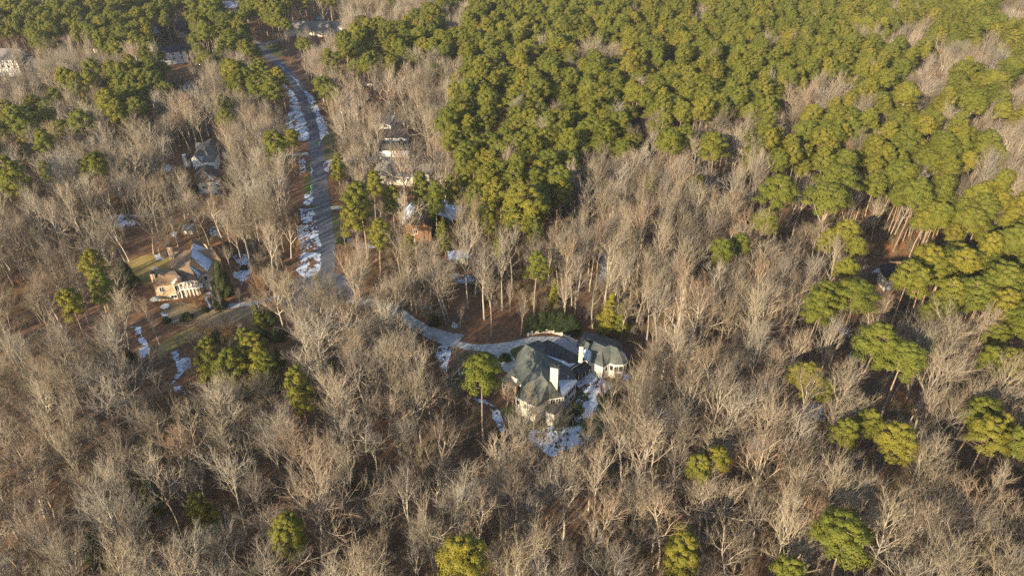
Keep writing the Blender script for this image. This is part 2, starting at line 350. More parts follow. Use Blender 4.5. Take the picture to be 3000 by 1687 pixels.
# ------------------------------------------------------------------ buildings
def inset(loop, d):
    n = len(loop); out = []
    A = sum(loop[i].x*loop[(i+1) % n].y-loop[(i+1) % n].x*loop[i].y for i in range(n))
    s = 1 if A > 0 else -1
    for i in range(n):
        p = loop[i-1]; q = loop[i]; r = loop[(i+1) % n]
        d1 = (q-p).xy; d2 = (r-q).xy
        if d1.length < 1e-4 or d2.length < 1e-4: out.append(q.copy()); continue
        d1.normalize(); d2.normalize(); n1 = Vector((-d1.y, d1.x))*s; n2 = Vector((-d2.y, d2.x))*s
        m_ = (n1+n2); k = max(0.35, m_.length_squared/2)
        m_ = m_/k/1.0
        out.append(Vector((q.x+m_.x*d*0.5*1.0, q.y+m_.y*d*0.5, q.z)))
    return out
class House:
    def __init__(s, name, label, cat, px, py):
        s.p = at(px, py); s.root = empty(name, s.p, label, cat); s.loops = []
    def mb(s): return MB(s.p)
    def walls(s, loop, mat, ins=0.5, drop=0.15, name='wall'):
        L = inset([q if isinstance(q, Vector) else at(*q) for q in loop], ins); n = len(L)
        A = sum(L[i].x*L[(i+1) % n].y-L[(i+1) % n].x*L[i].y for i in range(n))
        b_ = s.mb(); vs = [(p.x, p.y, -0.3) for p in L]+[(p.x, p.y, p.z-drop) for p in L]
        fs = [((i, (i+1) % n, (i+1) % n+n, i+n) if A > 0 else (i+n, (i+1) % n+n, (i+1) % n, i)) for i in range(n)]
        b_.add(vs, fs); b_.build(name, mat, s.root); s.L = L; s.A = A; return L
    def roof(s, faces, mat, th=0.25, name='roof', parent=None, lift=0.0):
        b_ = s.mb()
        for f in faces:
            pts = [q if isinstance(q, Vector) else at(*q) for q in f]
            b_.slab([Vector((p.x, p.y, p.z+lift)) for p in pts], th)
        return b_.build(name, mat, parent or s.root)
    def window(s, a, b_, t_, z0, wd, ht, off=0.06, frame='white', name='window'):
        a = Vector(a[:2]); b2 = Vector(b_[:2]); d = (b2-a).normalized(); L = (b2-a).length
        n = Vector((d.y, -d.x)); n = n if s.A > 0 else -n
        c_ = a+d*(L*t_)+n*off
        fr = s.mb(); e = 0.12
        fr.box(c_-d*(wd/2+e), c_-d*(wd/2), z0-e, z0+ht+e, 0.12); fr.box(c_+d*(wd/2), c_+d*(wd/2+e), z0-e, z0+ht+e, 0.12)
        fr.box(c_-d*(wd/2), c_+d*(wd/2), z0-e, z0, 0.12); fr.box(c_-d*(wd/2), c_+d*(wd/2), z0+ht, z0+ht+e, 0.12)
        if wd > 1.0: fr.box(c_-d*.05, c_+d*.05, z0, z0+ht, 0.10)
        fo = fr.build(name, M[frame], s.root)
        pn = s.mb(); pn.box(c_-d*(wd/2)-n*.02, c_+d*(wd/2)-n*.02, z0, z0+ht, 0.05); pn.build('pane', M['glass'], fo)
    def chimney(s, px, py, z0, z1, wx, wy, mat, cap=True, rot=0.0):
        c_ = at(px, py, z1); d = Vector((math.cos(rot), math.sin(rot)))
        b_ = s.mb(); b_.box(c_.xy-d*wx/2, c_.xy+d*wx/2, z0, z1, wy); ch = b_.build('chimney', mat, s.root)
        if cap:
            k = s.mb(); k.box(c_.xy-d*(wx/2+.12), c_.xy+d*(wx/2+.12), z1+.002, z1+.2, wy+.24); k.box(c_.xy-d*.25, c_.xy+d*.25, z1+.202, z1+.5, .5); k.build('chimney_cap', M['slate_roof'], ch)
# --- the cream mansion
H1 = House('mansion', 'sprawling cream stucco mansion with dark green hipped roofs and two chimneys', 'mansion', 1600, 1130)
P1=(1540,1009,11.5);P2=(1600.5,1041.5,12.3);Ka=(1588.5,1049.5,12.3);Kb=(1588.5,1098,12.0);K3=(1578,1133,9.5);EL=(1506.5,1071,6.5);X1=(1528,1122,7.5)
P3=(1671,1077.5,6.6);Q=(1640,1113,9.2);G1=(1606,1121.8,11);E1=(1691.5,1115.6,5.8);E2=(1650,1161,5.8);E3=(1609,1167,5.9);E4=(1569,1191,5.8);E5=(1508.7,1158.8,5.8);T=(1522.6,1138,8.0)
T2=(1498.6,1082,6.6);LW1=(1467,1114.8,4.5);LW2=(1488,1127,4.5);LW3=(1512,1130,4.8)
N0=(1577,996,6.5);N1=(1631.5,1021,6.5)
H1.roof([[P1,P2,Ka,Kb,X1,EL],[Ka,P2,P3,Q,G1,K3,Kb],[G1,Q,P3,E1,E2],[G1,E2,E3],[G1,E3,(1581,1184,5.9),K3],[K3,(1581,1184,5.9),E4,E5,T],[Kb,K3,T,X1],[EL,X1,LW3,LW2,LW1,T2],[P1,EL,(1517,1035,6.5)],[P1,(1517,1035,6.5),N0],[P1,N0,N1,P3,P2]], M['green_roof'])
L = H1.walls([E1,E2,E3,(1581,1184,5.9),E4,E5,(1515,1120,5.5),EL,(1517,1035,6),N0,N1,P3], M['stucco'])
H1.window(L[0],L[1],.22,3.4,2.0,1.7); H1.window(L[0],L[1],.5,3.4,1.6,1.7); H1.window(L[0],L[1],.3,.7,2.0,1.6); H1.window(L[0],L[1],.8,3.4,1.4,1.6)
H1.window(L[1],L[2],.3,3.6,1.2,1.5); H1.window(L[1],L[2],.3,.8,1.4,1.6); H1.window(L[1],L[2],.7,3.6,1.2,1.5); H1.window(L[4],L[5],.9,3.2,.9,1.4); H1.window(L[4],L[5],.45,3.2,1.2,1.4)
# bay on the front
bc = at(1622, 1195, 4.6)
for (z0_, z1_, mt, nm) in ((-.2, 4.4, 'stucco', 'bay'), (4.4, 5.4, 'slate_roof', 'bay_roof')):
    q = H1.mb(); q.cyl(bc.x, bc.y, z0_, z1_, 1.9 if nm == 'bay' else 2.2, 1.9 if nm == 'bay' else .3, 8); q.build(nm, M[mt], H1.root)
L = H1.walls([LW1,LW2,LW3,X1[:2]+(4.6,),T2[:2]+(4.6,)], M['stone'], name='stone_wing_wall')
H1.window(L[0],L[1],.35,2.2,1.0,1.6); H1.window(L[0],L[1],.75,2.2,1.0,1.6); H1.window(L[1],L[2],.3,2.2,.9,1.5)
wg = H1.mb(); wg.slab([at(1498,1101,7.2), at(1538,1122,6.2), at(1529,1136,5.0), at(1517,1128,4.9)], .3); wg.build('dormer_wall', M['stucco'], H1.root)
R1a=(1590,1031,9.5);R1b=(1632.5,1007,9.5);Ra=(1672,1079.5,5.2);Rb=(1714,1052.5,5.2);La=(1562,1016,5.2);Lb=(1603.6,994.5,5.2)
H1.roof([[R1a,Ra,Rb,R1b],[R1a,R1b,Lb,La],[R1b,Rb,Lb]], M['slate_roof'], name='link_roof')
H1.walls([Ra,Rb,Lb,La], M['stucco'], name='link_wall')
GA=(1706,984.4,9);GB=(1738.8,999.3,10);GC=(1772.8,1015.3,9.8);S1=(1727,1006,8.3);Y1=(1735.5,1019.5,9.2);Z1=(1734.6,1062,5.2);Z2=(1766.5,1074.8,5.2);V1=(1763,1024,9.2)
O1=(1788.2,1011,9.8);O2=(1809,1019.5,9.6);W1=(1775,1067.3,5.2);W2=(1787,1062,5.2);W3=(1800.5,1067.3,5.2);W4=(1828,1066.3,5.2);W5=(1839.8,1057.2,5.2);W6=(1833.4,1036.5,5.2)
B1=(1815,1000,5.2);B2=(1775,985,5.2);B3=(1712,970,5.2);B4=(1688,1012,5.2);Z0=(1714,1052.5,5.2)
H1.roof([[GA,B4,S1],[GA,S1,(1731.4,995,7.4)],[GB,S1,B4,Z0,Z1,(1731.4,1050,6.3),Y1],[Y1,(1731.4,1050,6.3),Z1,Z2,V1,GC,GB],[V1,Z2,W1,W2,(1789,1040,7.5),O1,GC],[O1,(1789,1040,7.5),W2,W3,O2],[O2,W3,W4],[O2,W4,W5],[O2,W5,W6],[O2,W6,B1],[O1,O2,B1],[GC,O1,B1,B2],[GB,GC,B2],[GA,GB,B2,B3],[GA,B3,B4]], M['green_roof'], name='east_wing_roof')
L = H1.walls([B4,Z0,Z1,Z2,W1,W2,W3,W4,W5,W6,B1,B2,B3], M['stucco'], ins=.5, name='east_wing_wall')
H1.window(L[3],L[4],.5,2.6,1.0,1.5); H1.window(L[6],L[7],.5,2.5,2.4,1.7); H1.window(L[5],L[6],.45,2.6,1.0,1.7); H1.window(L[4],L[5],.3,2.6,.8,1.5); H1.window(L[6],L[7],.5,.4,1.2,1.4); H1.window(L[7],L[8],.5,2.6,1.0,1.6)
sn = H1.roof([[(1612,1117,10.6),Q,(1690,1112,5.95),E1,E2,(1628,1141,8.2)]], M['roof_snow'], .05, 'roof_snow', lift=.08)
H1.roof([[(1601,1041,12.2),(1671,1076.5,6.75),(1660,1060,6.7),(1640,1054,8.2)]], M['roof_snow'], .05, 'roof_snow', lift=.1)
H1.roof([[(1700,1030,6.3),(1720,1022,7.6),(1733,1030,8.2),(1731,1050,6.35),(1730,1060,5.35),(1714,1052,5.25),(1694,1037,5.7)]], M['roof_snow'], .05, 'roof_snow', lift=.1)
H1.roof([[(1814.3,1024.8,8.8),(1832,1037,5.5),(1839,1056,5.3),(1836,1055,5.5)]], M['roof_snow'], .05, 'roof_snow', lift=.1)
H1.roof([[(1637,1060,8.1),(1648,1068,7.4),(1694,1043,5.3),(1712,1053,5.25),(1673,1078,5.3),(1662,1079,5.6)]], M['roof_snow'], .03, 'roof_snow', lift=-.6)
H1.chimney(1626,1073,7,15.2,2.0,1.3,M['stucco'],rot=R_(-18)); H1.chimney(1703.5,1012,6,11.5,1.1,.9,M['stucco'],rot=R_(-10))
for vx, vy, vz in ((1559,1040,9.6),(1575,1075,9.4),(1650,1062,8.6),(1632,1025,7.6),(1750,1040,7.4),(1664,1106,7.6)):
    q = H1.mb(); c_ = at(vx, vy, vz); q.cyl(c_.x, c_.y, vz-.6, vz+.55, .14, n=8); q.build('roof_vent', M['white'], H1.root)
for e0, e1 in ((E1,E2),(E2,E3),(E4,E5),(Z0,Z1),(Z1,Z2),(W2,W3),(W3,W4),(W4,W5),(Ra,Rb)):
    q = H1.mb(); a_ = at(*e0); b_ = at(*e1); q.box(a_.xy, b_.xy, min(e0[2],e1[2])-.32, min(e0[2],e1[2])-.16, .16); q.build('gutter', M['white'], H1.root)
# screened porch, terrace, stairs
a = at(1684,1092,3.4); b2 = at(1726,1063,3.4); d = (b2-a).normalized(); n = Vector((d.y,-d.x,0))
q = H1.mb(); q.slab([a-n*1.2+Vector((0,0,1.1)), b2-n*1.2+Vector((0,0,1.1)), b2+n*1.6, a+n*1.6], .2); q.build('porch_roof', M['slate_roof'], H1.root)
q = H1.mb(); q.box((a+n*1.3).xy, (b2+n*1.3).xy, 1.2, 3.2, .1); pr = q.build('screen_porch', M['screen_and_shade'], H1.root)
for k in range(5):
    q = H1.mb(); c_ = (a+n*1.4).xy.lerp((b2+n*1.4).xy, k/4); q.box(c_-Vector((.07,0)), c_+Vector((.07,0)), 1.2, 3.3, .14); q.build('porch_post', M['white'], pr)
TER = [(1688.4,1128),(1700,1108),(1723.6,1088),(1746.4,1093),(1750.6,1111.5),(1738,1124),(1713,1124),(1696.7,1136)]
q = H1.mb(); q.slab([at(x,y,1.1) for x,y in TER], .35); dk = q.build('deck', M['wood'], H1.root)
q = H1.mb(); q.slab([at(x,y,1.17) for x,y in TER], .06); q.build('deck_snow', M['roof_snow'], dk)
q = H1.mb(); F_ = [at(1750.6,1111.5),at(1738,1124),at(1713,1124),at(1696.7,1136)]
for i in range(3):
    q.box(F_[i].xy, F_[i+1].xy, 2.0, 2.08, .08); L_ = (F_[i+1]-F_[i]).length
    for k in range(int(L_/.6)+1):
        c_ = F_[i].lerp(F_[i+1], k*.6/L_); q.box(c_.xy-Vector((.03,0)), c_.xy+Vector((.03,0)), 1.1, 2.0, .06)
q.build('railing', M['black_metal'], dk)
st = empty('garden_stairs', at(1768,1150), 'brown wooden outdoor stairs with snowy treads below the mansion terrace', 'stairs')
q1 = MB(at(1768,1150)); q2 = MB(at(1768,1150)); q3 = MB(at(1768,1150)); s0 = at(1763,1122,1.2); s1 = at(1771,1160,.1)
dd = Vector(((s1-s0).x, (s1-s0).y)).normalized(); nn = Vector((-dd.y, dd.x))
for k in range(9):
    c_ = s0.lerp(s1, (k+.5)/9); q1.box(c_.xy-nn*.8, c_.xy+nn*.8, c_.z-.1, c_.z, .35); q3.box(c_.xy-nn*.7, c_.xy+nn*.7, c_.z+.002, c_.z+.05, .3)
for sgn in (-1, 1):
    q2 = MB(at(1768,1150))
    for k in range(10):
        a_ = s0.lerp(s1, k/10); b_ = s0.lerp(s1, (k+1)/10); q2.box(a_.xy+nn*.9*sgn, b_.xy+nn*.9*sgn, a_.z-.3, a_.z+.9, .08)
    q2.build('stair_railing', M['wood'], st)
q1.build('step', M['wood'], st); q3.build('snow_cover', M['roof_snow'], st)
# curved stone wall behind the court
wl = empty('garden_wall', at(1600,975), 'low curved cream stone wall with square piers behind the mansion court', 'wall')
WP = [(1547,984),(1558,979),(1580,975),(1601,973),(1623,976),(1645,982),(1668,992),(1690,1005)]; q = MB(at(1600,975)); q2 = MB(at(1600,975))
for i in range(len(WP)-1):
    a_ = at(*WP[i]); b_ = at(*WP[i+1]); q.box(a_.xy, b_.xy, 0, .75, .35)
q.build('wall_run', M['stucco'], wl)
for i in range(8):
    a_ = at(*WP[i]); q2 = MB(at(1600,975)); q2.box(a_.xy-Vector((.28,0)), a_.xy+Vector((.28,0)), 0, 1.05, .56); q2.build('pier', M['stucco'], wl)
# --- the tan brick house
H2 = House('brick_house', 'tan brick house with brown hipped roof, snow on its shaded slopes and white porch', 'house', 540, 850)
r0=(565.8,713.2,10.5);r1=(561.4,752,10.5);PG=(553.7,778,9.4);pl=(529.5,822.8,6);pr_=(577.9,819.2,6)
H2.roof([[r0,(557,732,9.3),(502.9,738.6,6.2),(495,775,6.2),(512,793,8.2),(524,808,8.9),pl,PG,r1],[(451,801.6,9),(512,793,9.2),(524,808,9),(507.3,831.4,6),(446.6,838,6)],[PG,pr_,pl],[PG,(590,803,6.2),pr_],
         [r1,(609,796,6.2),(590,803,6.2),PG],[(575.7,733,9.8),(622,729,9.8),(624,766,6.4)],[(622,729,9.8),(645,738,6.4),(647,762,6.4),(624,766,6.4)],[(446.6,838,6),(451,801.6,9),(447,790,6)],[(451,801.6,9),(447,790,6),(505,785,6),(512,793,9.2)],
         [(601,775,4.6),(645,770,4.6),(655,790,3.2),(606,800,3.2)]], M['brown_roof'])
H2.roof([[r0,(607,729,6.2),(624,766,6.2),(609,796,6.2),r1],[r0,(607,729,6.2),(585,700,6.2),(560,700,6.2)]], M['brown_roof'], name='rear_roof')
H2.roof([[r0,(607,729,6.2),(624,766,6.2),(609,796,6.2),r1]], M['roof_snow'], .05, 'roof_snow', lift=.12)
H2.roof([[(555,778.5,9.3),(589,802,6.3),(579,818,6.1),(578,806,7.0)]], M['roof_snow'], .05, 'roof_snow', lift=.12)
H2.roof([[(628,738,5.5),(639,738,5.5),(641,753,4.6),(626,754,4.6)]], M['roof_snow'], .05, 'roof_snow', lift=.1)
H2.roof([[(626,736,5.5),(641,736,5.5),(645,756,4.5),(624,757,4.5)]], M['slate_roof'], .2, 'porch_roof')
L = H2.walls([(446.6,838,6),(507.3,831.4,6),pl,pr_,(590,803,6.2),(609,796,6.2),(624,766,6.2),(645,760,6),(643,738,6),(622,722,6),(585,700,6.2),(560,700,6.2),(502.9,738.6,6.2),(495,775,6.2),(509,790,6),(447,792,6)], M['tan_brick'])
H2.window(L[1],L[2],.35,3.1,1.5,1.8); H2.window(L[0],L[1],.85,.6,1.8,1.1); H2.window(L[1],L[2],.6,.4,1.4,2.0); H2.window(L[3],L[4],.5,3.4,1.2,1.5); H2.window(L[4],L[5],.5,3.4,1.0,1.5)
H2.window(L[0],L[1],.35,3.4,1.2,1.6)
gd = H2.mb(); A_ = L[4].xy.lerp(L[5].xy, .3); B_ = L[6].xy; gd.box(at(602,850).xy, at(622,850).xy, 0, 2.6, .2); gd.build('garage_door', M['beige'], H2.root)
gw = H2.mb(); ga = at(600,848).xy; gb = at(640,846).xy; gw.box(ga+Vector((0,1.6)), gb+Vector((0,1.6)), 0, 3.3, 3.0); gw.build('garage_wall', M['tan_brick'], H2.root)
# double porch
pa = at(535,872).xy; pb = at(600,862).xy; dn_ = (pb-pa).normalized(); pn_ = Vector((-dn_.y, dn_.x))
q = H2.mb(); q.box(pa+pn_*1.2, pb+pn_*1.2, 2.75, 3.05, 2.6); pd = q.build('porch_deck', M['white'], H2.root)
q = H2.mb(); q.box(pa+pn_*2.2, pb+pn_*2.2, .1, 5.2, .08); q.build('porch_shade_panel', M['screen_and_shade'], H2.root)  # dark sheet standing in for the shade of the recessed porch
q = H2.mb(); q.box(pa, pb.lerp(pa, .28), 5.3, 5.75, .3); q.build('porch_beam', M['white'], H2.root)
for k in range(5):
    c_ = pa.lerp(pb, k*.18); q = H2.mb(); q.box(c_-dn_*.16, c_+dn_*.16, 0, 5.3, .32); q.build('column', M['white'], H2.root)
q = H2.mb(); q.box(pa, pb, 3.9, 4.0, .1)
for k in range(40):
    c_ = pa.lerp(pb, k/39); q.box(c_-dn_*.03, c_+dn_*.03, 3.05, 3.9, .05)
q.build('railing', M['white'], pd)
H2.chimney(495.5,722,4,11.2,1.5,1.0,M['tan_brick']); H2.chimney(446,800,0,9.6,1.3,1.0,M['tan_brick'])
q = H2.mb(); gA = at(505,830,6.1); gB = at(524,809,9.3); gC = at(531,809,9.2); gD = at(531,822,6.6)
q.slab([gA+Vector((0,-.15,.1)), gB+Vector((0,-.15,.1)), gC+Vector((0,-.15,.1)), gD+Vector((0,-.15,.1))], .6); q.build('gable_wall', M['tan_brick'], H2.root)
q = H2.mb(); q.slab([gA+Vector((-.1,-.3,.3)), gB+Vector((-.1,-.3,.3)), gB+Vector((.4,-.3,.3)), gA+Vector((.4,-.3,.3))], .25); q.build('gable_trim', M['white'], H2.root)
# --- grey roofed house pair
H3 = House('gable_house', 'white sided house with grey roofs beneath tall bare trees, left of the road', 'house', 590, 500)
H3.roof([[(571,418.5,7),(595.8,418.5,8.5),(618,404.8,8.5),(618,410,8.5),(598,439,7.5),(573,441,6)],[(618,404.8,8.5),(636.8,411,5.5),(634,424,5.5),(611,425,8)],[(570,452.5,9),(598,439,8.5),(611,425,8.5),(634,424,5.5),(640,450,5),(626,474.5,5),(595,476,5)],[(570,452.5,9),(595,476,5.2),(590,477,5.2),(569,454,9)]], M['grey_roof'])
H3.roof([[(578,460,8.3),(600,458,6.5),(594,475,5.2),(590,474,5.6)]], M['roof_snow'], .05, 'roof_snow', lift=.12)
L = H3.walls([(559,466,6.4),(569.7,454,8.8),(590.2,476,5.2),(626,474.5,5),(640,450,5),(636,412,5.4),(573,420,6),(573,441,6)], M['white'], ins=.3)
H3.window(L[2],L[3],.5,2.0,1.2,1.4); H3.window(L[2],L[3],.8,2.0,1.2,1.4)
H3.roof([[(543,449,6),(556,452,5),(558,460,4.5),(548,470,5)]], M['slate_roof'], name='lean_to_roof')
q = H3.mb(); q.box(at(546,490).xy, at(555,486).xy, 0, 5.5, 2.0); q.build('lean_to_wall', M['white'], H3.root)
H3b = House('garage_house', 'brown hip roofed wing house beside the white gabled house, nearest the camera', 'house', 605, 540)
H3b.roof([[(605.7,481.9,8),(594.5,500.5,8),(575,513,6.5),(564.7,505.5,4.5),(580,490,5)],[(594.5,500.5,8),(623,530,4.4),(575.9,536.5,4.4),(570,515,5.4)],[(605.7,481.9,8),(645.5,525,4.4),(626,529,4.4),(594.5,500.5,8)],[(605.7,481.9,8),(640,500,4.4),(645.5,525,4.4)]], M['dark_brown_roof'])
H3b.roof([[(595,501,8),(622,524,5),(627,528,4.6),(622,529,4.6)]], M['roof_snow'], .05, 'roof_snow', lift=.15)
L = H3b.walls([(575.9,536.5,4.4),(623,530,4.4),(645.5,525,4.4),(640,500,4.4),(605,480,4.4),(566,505,4.4)], M['beige'])
H3b.window(L[0],L[1],.4,1.2,1.4,1.4); H3b.window(L[1],L[2],.5,1.2,1.2,1.4); H3b.chimney(566,493,0,6.5,1.0,.9,M['orange_brick'])
# --- simple gabled houses farther off
def gable(name, label, px, py, wd, dp, rot, ev, rg, wall, roof, cat='house', snow=0, wins=3, chim=None, snowy=False, hip=0.0, door=False, dormer=False):
    H = House(name, label, cat, px, py); c_ = H.p; d = Vector((math.cos(rot), math.sin(rot), 0)); n = Vector((-d.y, d.x, 0))
    def P(a_, b_, z): return Vector((c_.x, c_.y, 0))+d*a_+n*b_+Vector((0, 0, z))
    W = wd/2; D = dp/2; o_ = .5; h = hip
    H.roof([[P(-W-o_,-D-o_,ev),P(W+o_,-D-o_,ev),P(W+o_-h,0,rg),P(-W-o_+h,0,rg)],[P(W+o_,D+o_,ev),P(-W-o_,D+o_,ev),P(-W-o_+h,0,rg),P(W+o_-h,0,rg)]]+
           ([[P(W+o_,-D-o_,ev),P(W+o_,D+o_,ev),P(W+o_-h,0,rg)],[P(-W-o_,D+o_,ev),P(-W-o_,-D-o_,ev),P(-W-o_+h,0,rg)]] if h else []), M['roof_snow'] if snowy else M[roof])
    b_ = H.mb(); L = [P(-W,-D,0),P(W,-D,0),P(W,D,0),P(-W,D,0)]; e = ev+.15; gz = rg-.25
    vs = [Vector((p.x,p.y,-.3)) for p in L]+[Vector((p.x,p.y,e)) for p in L]+[P(-W,0,gz if not h else e),P(W,0,gz if not h else e)]
    b_.add(vs, [(0,1,5,4),(2,3,7,6),(1,2,6,9,5),(3,0,4,8,7)]); b_.build('wall', M[wall], H.root); H.A = 1
    if snow: 
        H.roof([[P(-W,snow*(D+.2),ev+.1),P(W,snow*(D+.2),ev+.1),P(W-h,snow*.4,rg-.15),P(-W+h,snow*.4,rg-.15)]], M['roof_snow'], .05, 'roof_snow', lift=.1)
    for k in range(wins):
        H.window(P(-W,-D,0), P(W,-D,0), (k+.6)/(wins+.2), ev-2.1, 1.2, 1.4)
        if ev > 4.5: H.window(P(-W,-D,0), P(W,-D,0), (k+.6)/(wins+.2), ev-4.8, 1.2, 1.4)
    H.window(P(-W,D,0), P(-W,-D,0), .5, ev-2.1, 1.2, 1.4); H.window(P(W,-D,0), P(W,D,0), .5, ev-2.1, 1.2, 1.4)
    if door:
        for k in (-1, 1): q = H.mb(); q.box(P(k*W*.45-1.2,-D-.05,0).xy, P(k*W*.45+1.2,-D-.05,0).xy, 0, 2.3, .1); q.build('garage_door', M['white'], H.root)
    if chim:
        b_ = H.mb(); p = P(chim[0], chim[1], 0); b_.box(p.xy-Vector((.6,0)), p.xy+Vector((.6,0)), 0, rg+1.8, .9); b_.build('chimney', M[chim[2]], H.root)
    if dormer:
        b_ = H.mb(); p = P(-W*.3,-D*.5,0); b_.box(P(-W*.3-1.3,-D*.55,0).xy, P(-W*.3+1.3,-D*.55,0).xy, ev+.3, ev+2.6, 1.6); dm = b_.build('dormer', M['white'], H.root)
        H.roof([[P(-W*.3-1.7,-D*.85,ev+2.5),P(-W*.3,-D*.85,ev+3.4),P(-W*.3,D*.2,ev+3.4),P(-W*.3-1.7,D*.0,ev+2.5)],[P(-W*.3,-D*.85,ev+3.4),P(-W*.3+1.7,-D*.85,ev+2.5),P(-W*.3+1.7,D*.0,ev+2.5),P(-W*.3,D*.2,ev+3.4)]], M[roof], .15, 'dormer_roof')
        H.window(P(-W*.3-1.3,-D*.55-.8,0), P(-W*.3+1.3,-D*.55-.8,0), .5, ev+.7, 1.2, 1.4)
    return H
gable('cedar_sided_house', 'brown cedar sided house with steep front gable and two white garage doors', 1222, 684, 12, 11, R_(90+4), 5.5, 11, 'brown_shingle', 'brown_roof', wins=0, snow=1, chim=None)
Hc = House('snowy_roofed_house', 'low house with snow covered roof behind the brown cedar sided house', 'house', 1268, 655)
Hc.roof([[(1240,612,7),(1262,597,7.5),(1265,618,5.5),(1247,632,5)],[(1246,622,7),(1266,622,7),(1258,645,4.5),(1248,645,4.5)]], M['roof_snow']); Hc.walls([(1258,645,4.5),(1266,622,4.5),(1262,597,4.5),(1240,612,4.5)], M['brown_shingle'])
gable('barn', 'outbuilding with blue shaded snow on its broad roof right of the cedar house', 1318, 640, 13, 9, R_(-35), 3.5, 6.5, 'brown_shingle', 'slate_roof', snowy=True, wins=2)
gd = House('garage_block', 'low brown garage block with pale doors at the cedar sided house front', 'garage', 1224, 690)
L = [at(1172,662,3.2),at(1183,690,3.2),at(1260,690,3.2),at(1262,660,3.2)]; gd.roof([[Vector((p.x,p.y,3.2)) for p in (at(1173,676,3.2),at(1260,670,3.2),at(1262,662,3.2),at(1175,658,3.2))]], M['brown_roof'], .2)
a_ = at(1175,688).xy; b_ = at(1262,684).xy; q = gd.mb(); q.box(a_+Vector((0,1.6)), b_+Vector((0,1.6)), 0, 3.0, 3.0); q.build('wall', M['brown_shingle'], gd.root)
for f0, f1 in ((.12,.28),(.4,.58),(.62,.8)):
    q = gd.mb(); q.box(a_.lerp(b_, f0), a_.lerp(b_, f1), 0, 2.4, .12); q.build('garage_door', M['white'], gd.root)
gable('slate_roofed_house', 'broad house with slate hipped roof and white chimney among bare trees', 1165, 525, 18, 12, R_(-8), 4.5, 10, 'beige', 'grey_roof', chim=(3,1.5,'white'), hip=4, wins=4)
gable('slate_roofed_wing', 'long low grey roofed wing right of the slate hipped house', 1212, 520, 14, 8, R_(4), 3.5, 6, 'beige', 'grey_roof', wins=3)
gable('white_garage_house', 'white house with dark hipped roof and pale garage doors by its drive', 1155, 453, 14, 9, R_(2), 4.2, 6.6, 'white', 'slate_roof', door=True, hip=3, wins=0)
gable('white_two_storey_house', 'tall white house rising behind the dark hipped garage roof', 1150, 435, 15, 8, R_(2), 7.0, 9.5, 'white', 'dark_brown_roof', wins=3)
gable('white_cottage', 'white cottage with grey gables farther up from the hipped garage', 1132, 382, 12, 9, R_(-25), 5.5, 8.5, 'white', 'grey_roof', wins=2)
gable('orange_brick_house', 'orange brick house with white framed dormer amid bare trees near the road', 1108, 281, 21, 11, R_(-3), 5.4, 9.5, 'orange_brick', 'dark_brown_roof', dormer=True, wins=4)
gable('tan_gabled_house', 'tan brick house with pointed gable above a white balcony', 558, 318, 13, 10, R_(90+12), 8.0, 12, 'tan_brick', 'grey_roof', wins=0)
bb = House('balcony', 'white balcony and sun room on the tan gabled house', 'balcony', 552, 326)
q = bb.mb(); a_ = at(538,326).xy; b_ = at(562,324).xy; q.box(a_, b_, 0, 3.2, 2.5); q.build('room_wall', M['white'], bb.root); bb.A = 1
bb.window(a_+Vector((0,-1.25)), b_+Vector((0,-1.25)), .3, 1.0, 1.8, 1.6); bb.window(a_+Vector((0,-1.25)), b_+Vector((0,-1.25)), .75, 1.0, 1.8, 1.6)
q = bb.mb(); q.box(a_+Vector((0,-1.2)), b_+Vector((0,-1.2)), 3.2, 4.1, .08); q.build('railing', M['white'], bb.root)
gable('white_stucco_house', 'white boxy house with tall side wall in front of dark cedars', 512, 182, 15, 10, R_(25), 7.5, 10, 'white', 'slate_roof', wins=3)
gable('slate_gabled_house', 'slate gabled house with pale chimney between tall dark cedars', 540, 104, 13, 11, R_(60), 4.5, 9.5, 'beige', 'slate_roof', chim=(-3,2,'beige'), wins=2)
gable('snowy_roofed_cottage', 'cottage with bluish snow on its roof left of the dark cedars', 464, 107, 11, 10, R_(50), 3.6, 6.5, 'beige', 'slate_roof', snowy=True, wins=2)
gable('distant_snowy_house', 'distant house with streaked snow on its roof among pines at the top edge', 682, 35, 17, 11, R_(10), 4.2, 8, 'beige', 'slate_roof', snowy=True, wins=3)
gable('long_snowy_house', 'long pale house with snow dusted roof beyond the road', 905, 100, 30, 13, R_(-3), 4.6, 8.5, 'beige', 'grey_roof', snow=1, wins=6)
gable('pale_distant_house', 'pale distant house behind bare trees right of the long snowy house', 985, 92, 18, 10, R_(5), 4.0, 7, 'stucco', 'grey_roof', wins=3)
gable('cream_apartment_house', 'large cream three storey house with grey brown roof at left edge', 30, 215, 24, 12, R_(-6), 10, 14.5, 'white', 'grey_roof', wins=6)
gable('cream_annex', 'cream annex with small grey gable right of the large cream house', 74, 213, 11, 10, R_(-6), 7.5, 10.5, 'white', 'grey_roof', wins=3)
gable('grey_shed', 'grey roofed shed half hidden by bare trees in the upper left', 283, 150, 10, 8, R_(-20), 3.2, 5.6, 'beige', 'grey_roof', snow=1, wins=1)
gable('snowy_shed', 'small shed with snow covered roof above the driveway woods', 1342, 762, 6, 5, R_(12), 2.4, 4.0, 'beige', 'slate_roof', snowy=True, wins=1)
gable('pale_shed', 'pale yellow shed in the woods between road and driveway', 1262, 806, 6, 4, R_(2), 2.8, 3.6, 'beige', 'grey_roof', wins=2)
H7 = House('hillside_house', 'slate roofed house in deep shade beside the right hand pine wood', 'house', 2612, 830)
H7.roof([[(2606,768,9),(2612,806,5),(2602,822,4.6),(2580,792,5),(2578,778,6)],[(2606,768,9),(2645,766,9),(2640,800,5),(2612,806,5)],[(2619,793,4.6),(2640,795,4.6),(2642,804,4),(2632,804,4)]], M['slate_roof'])
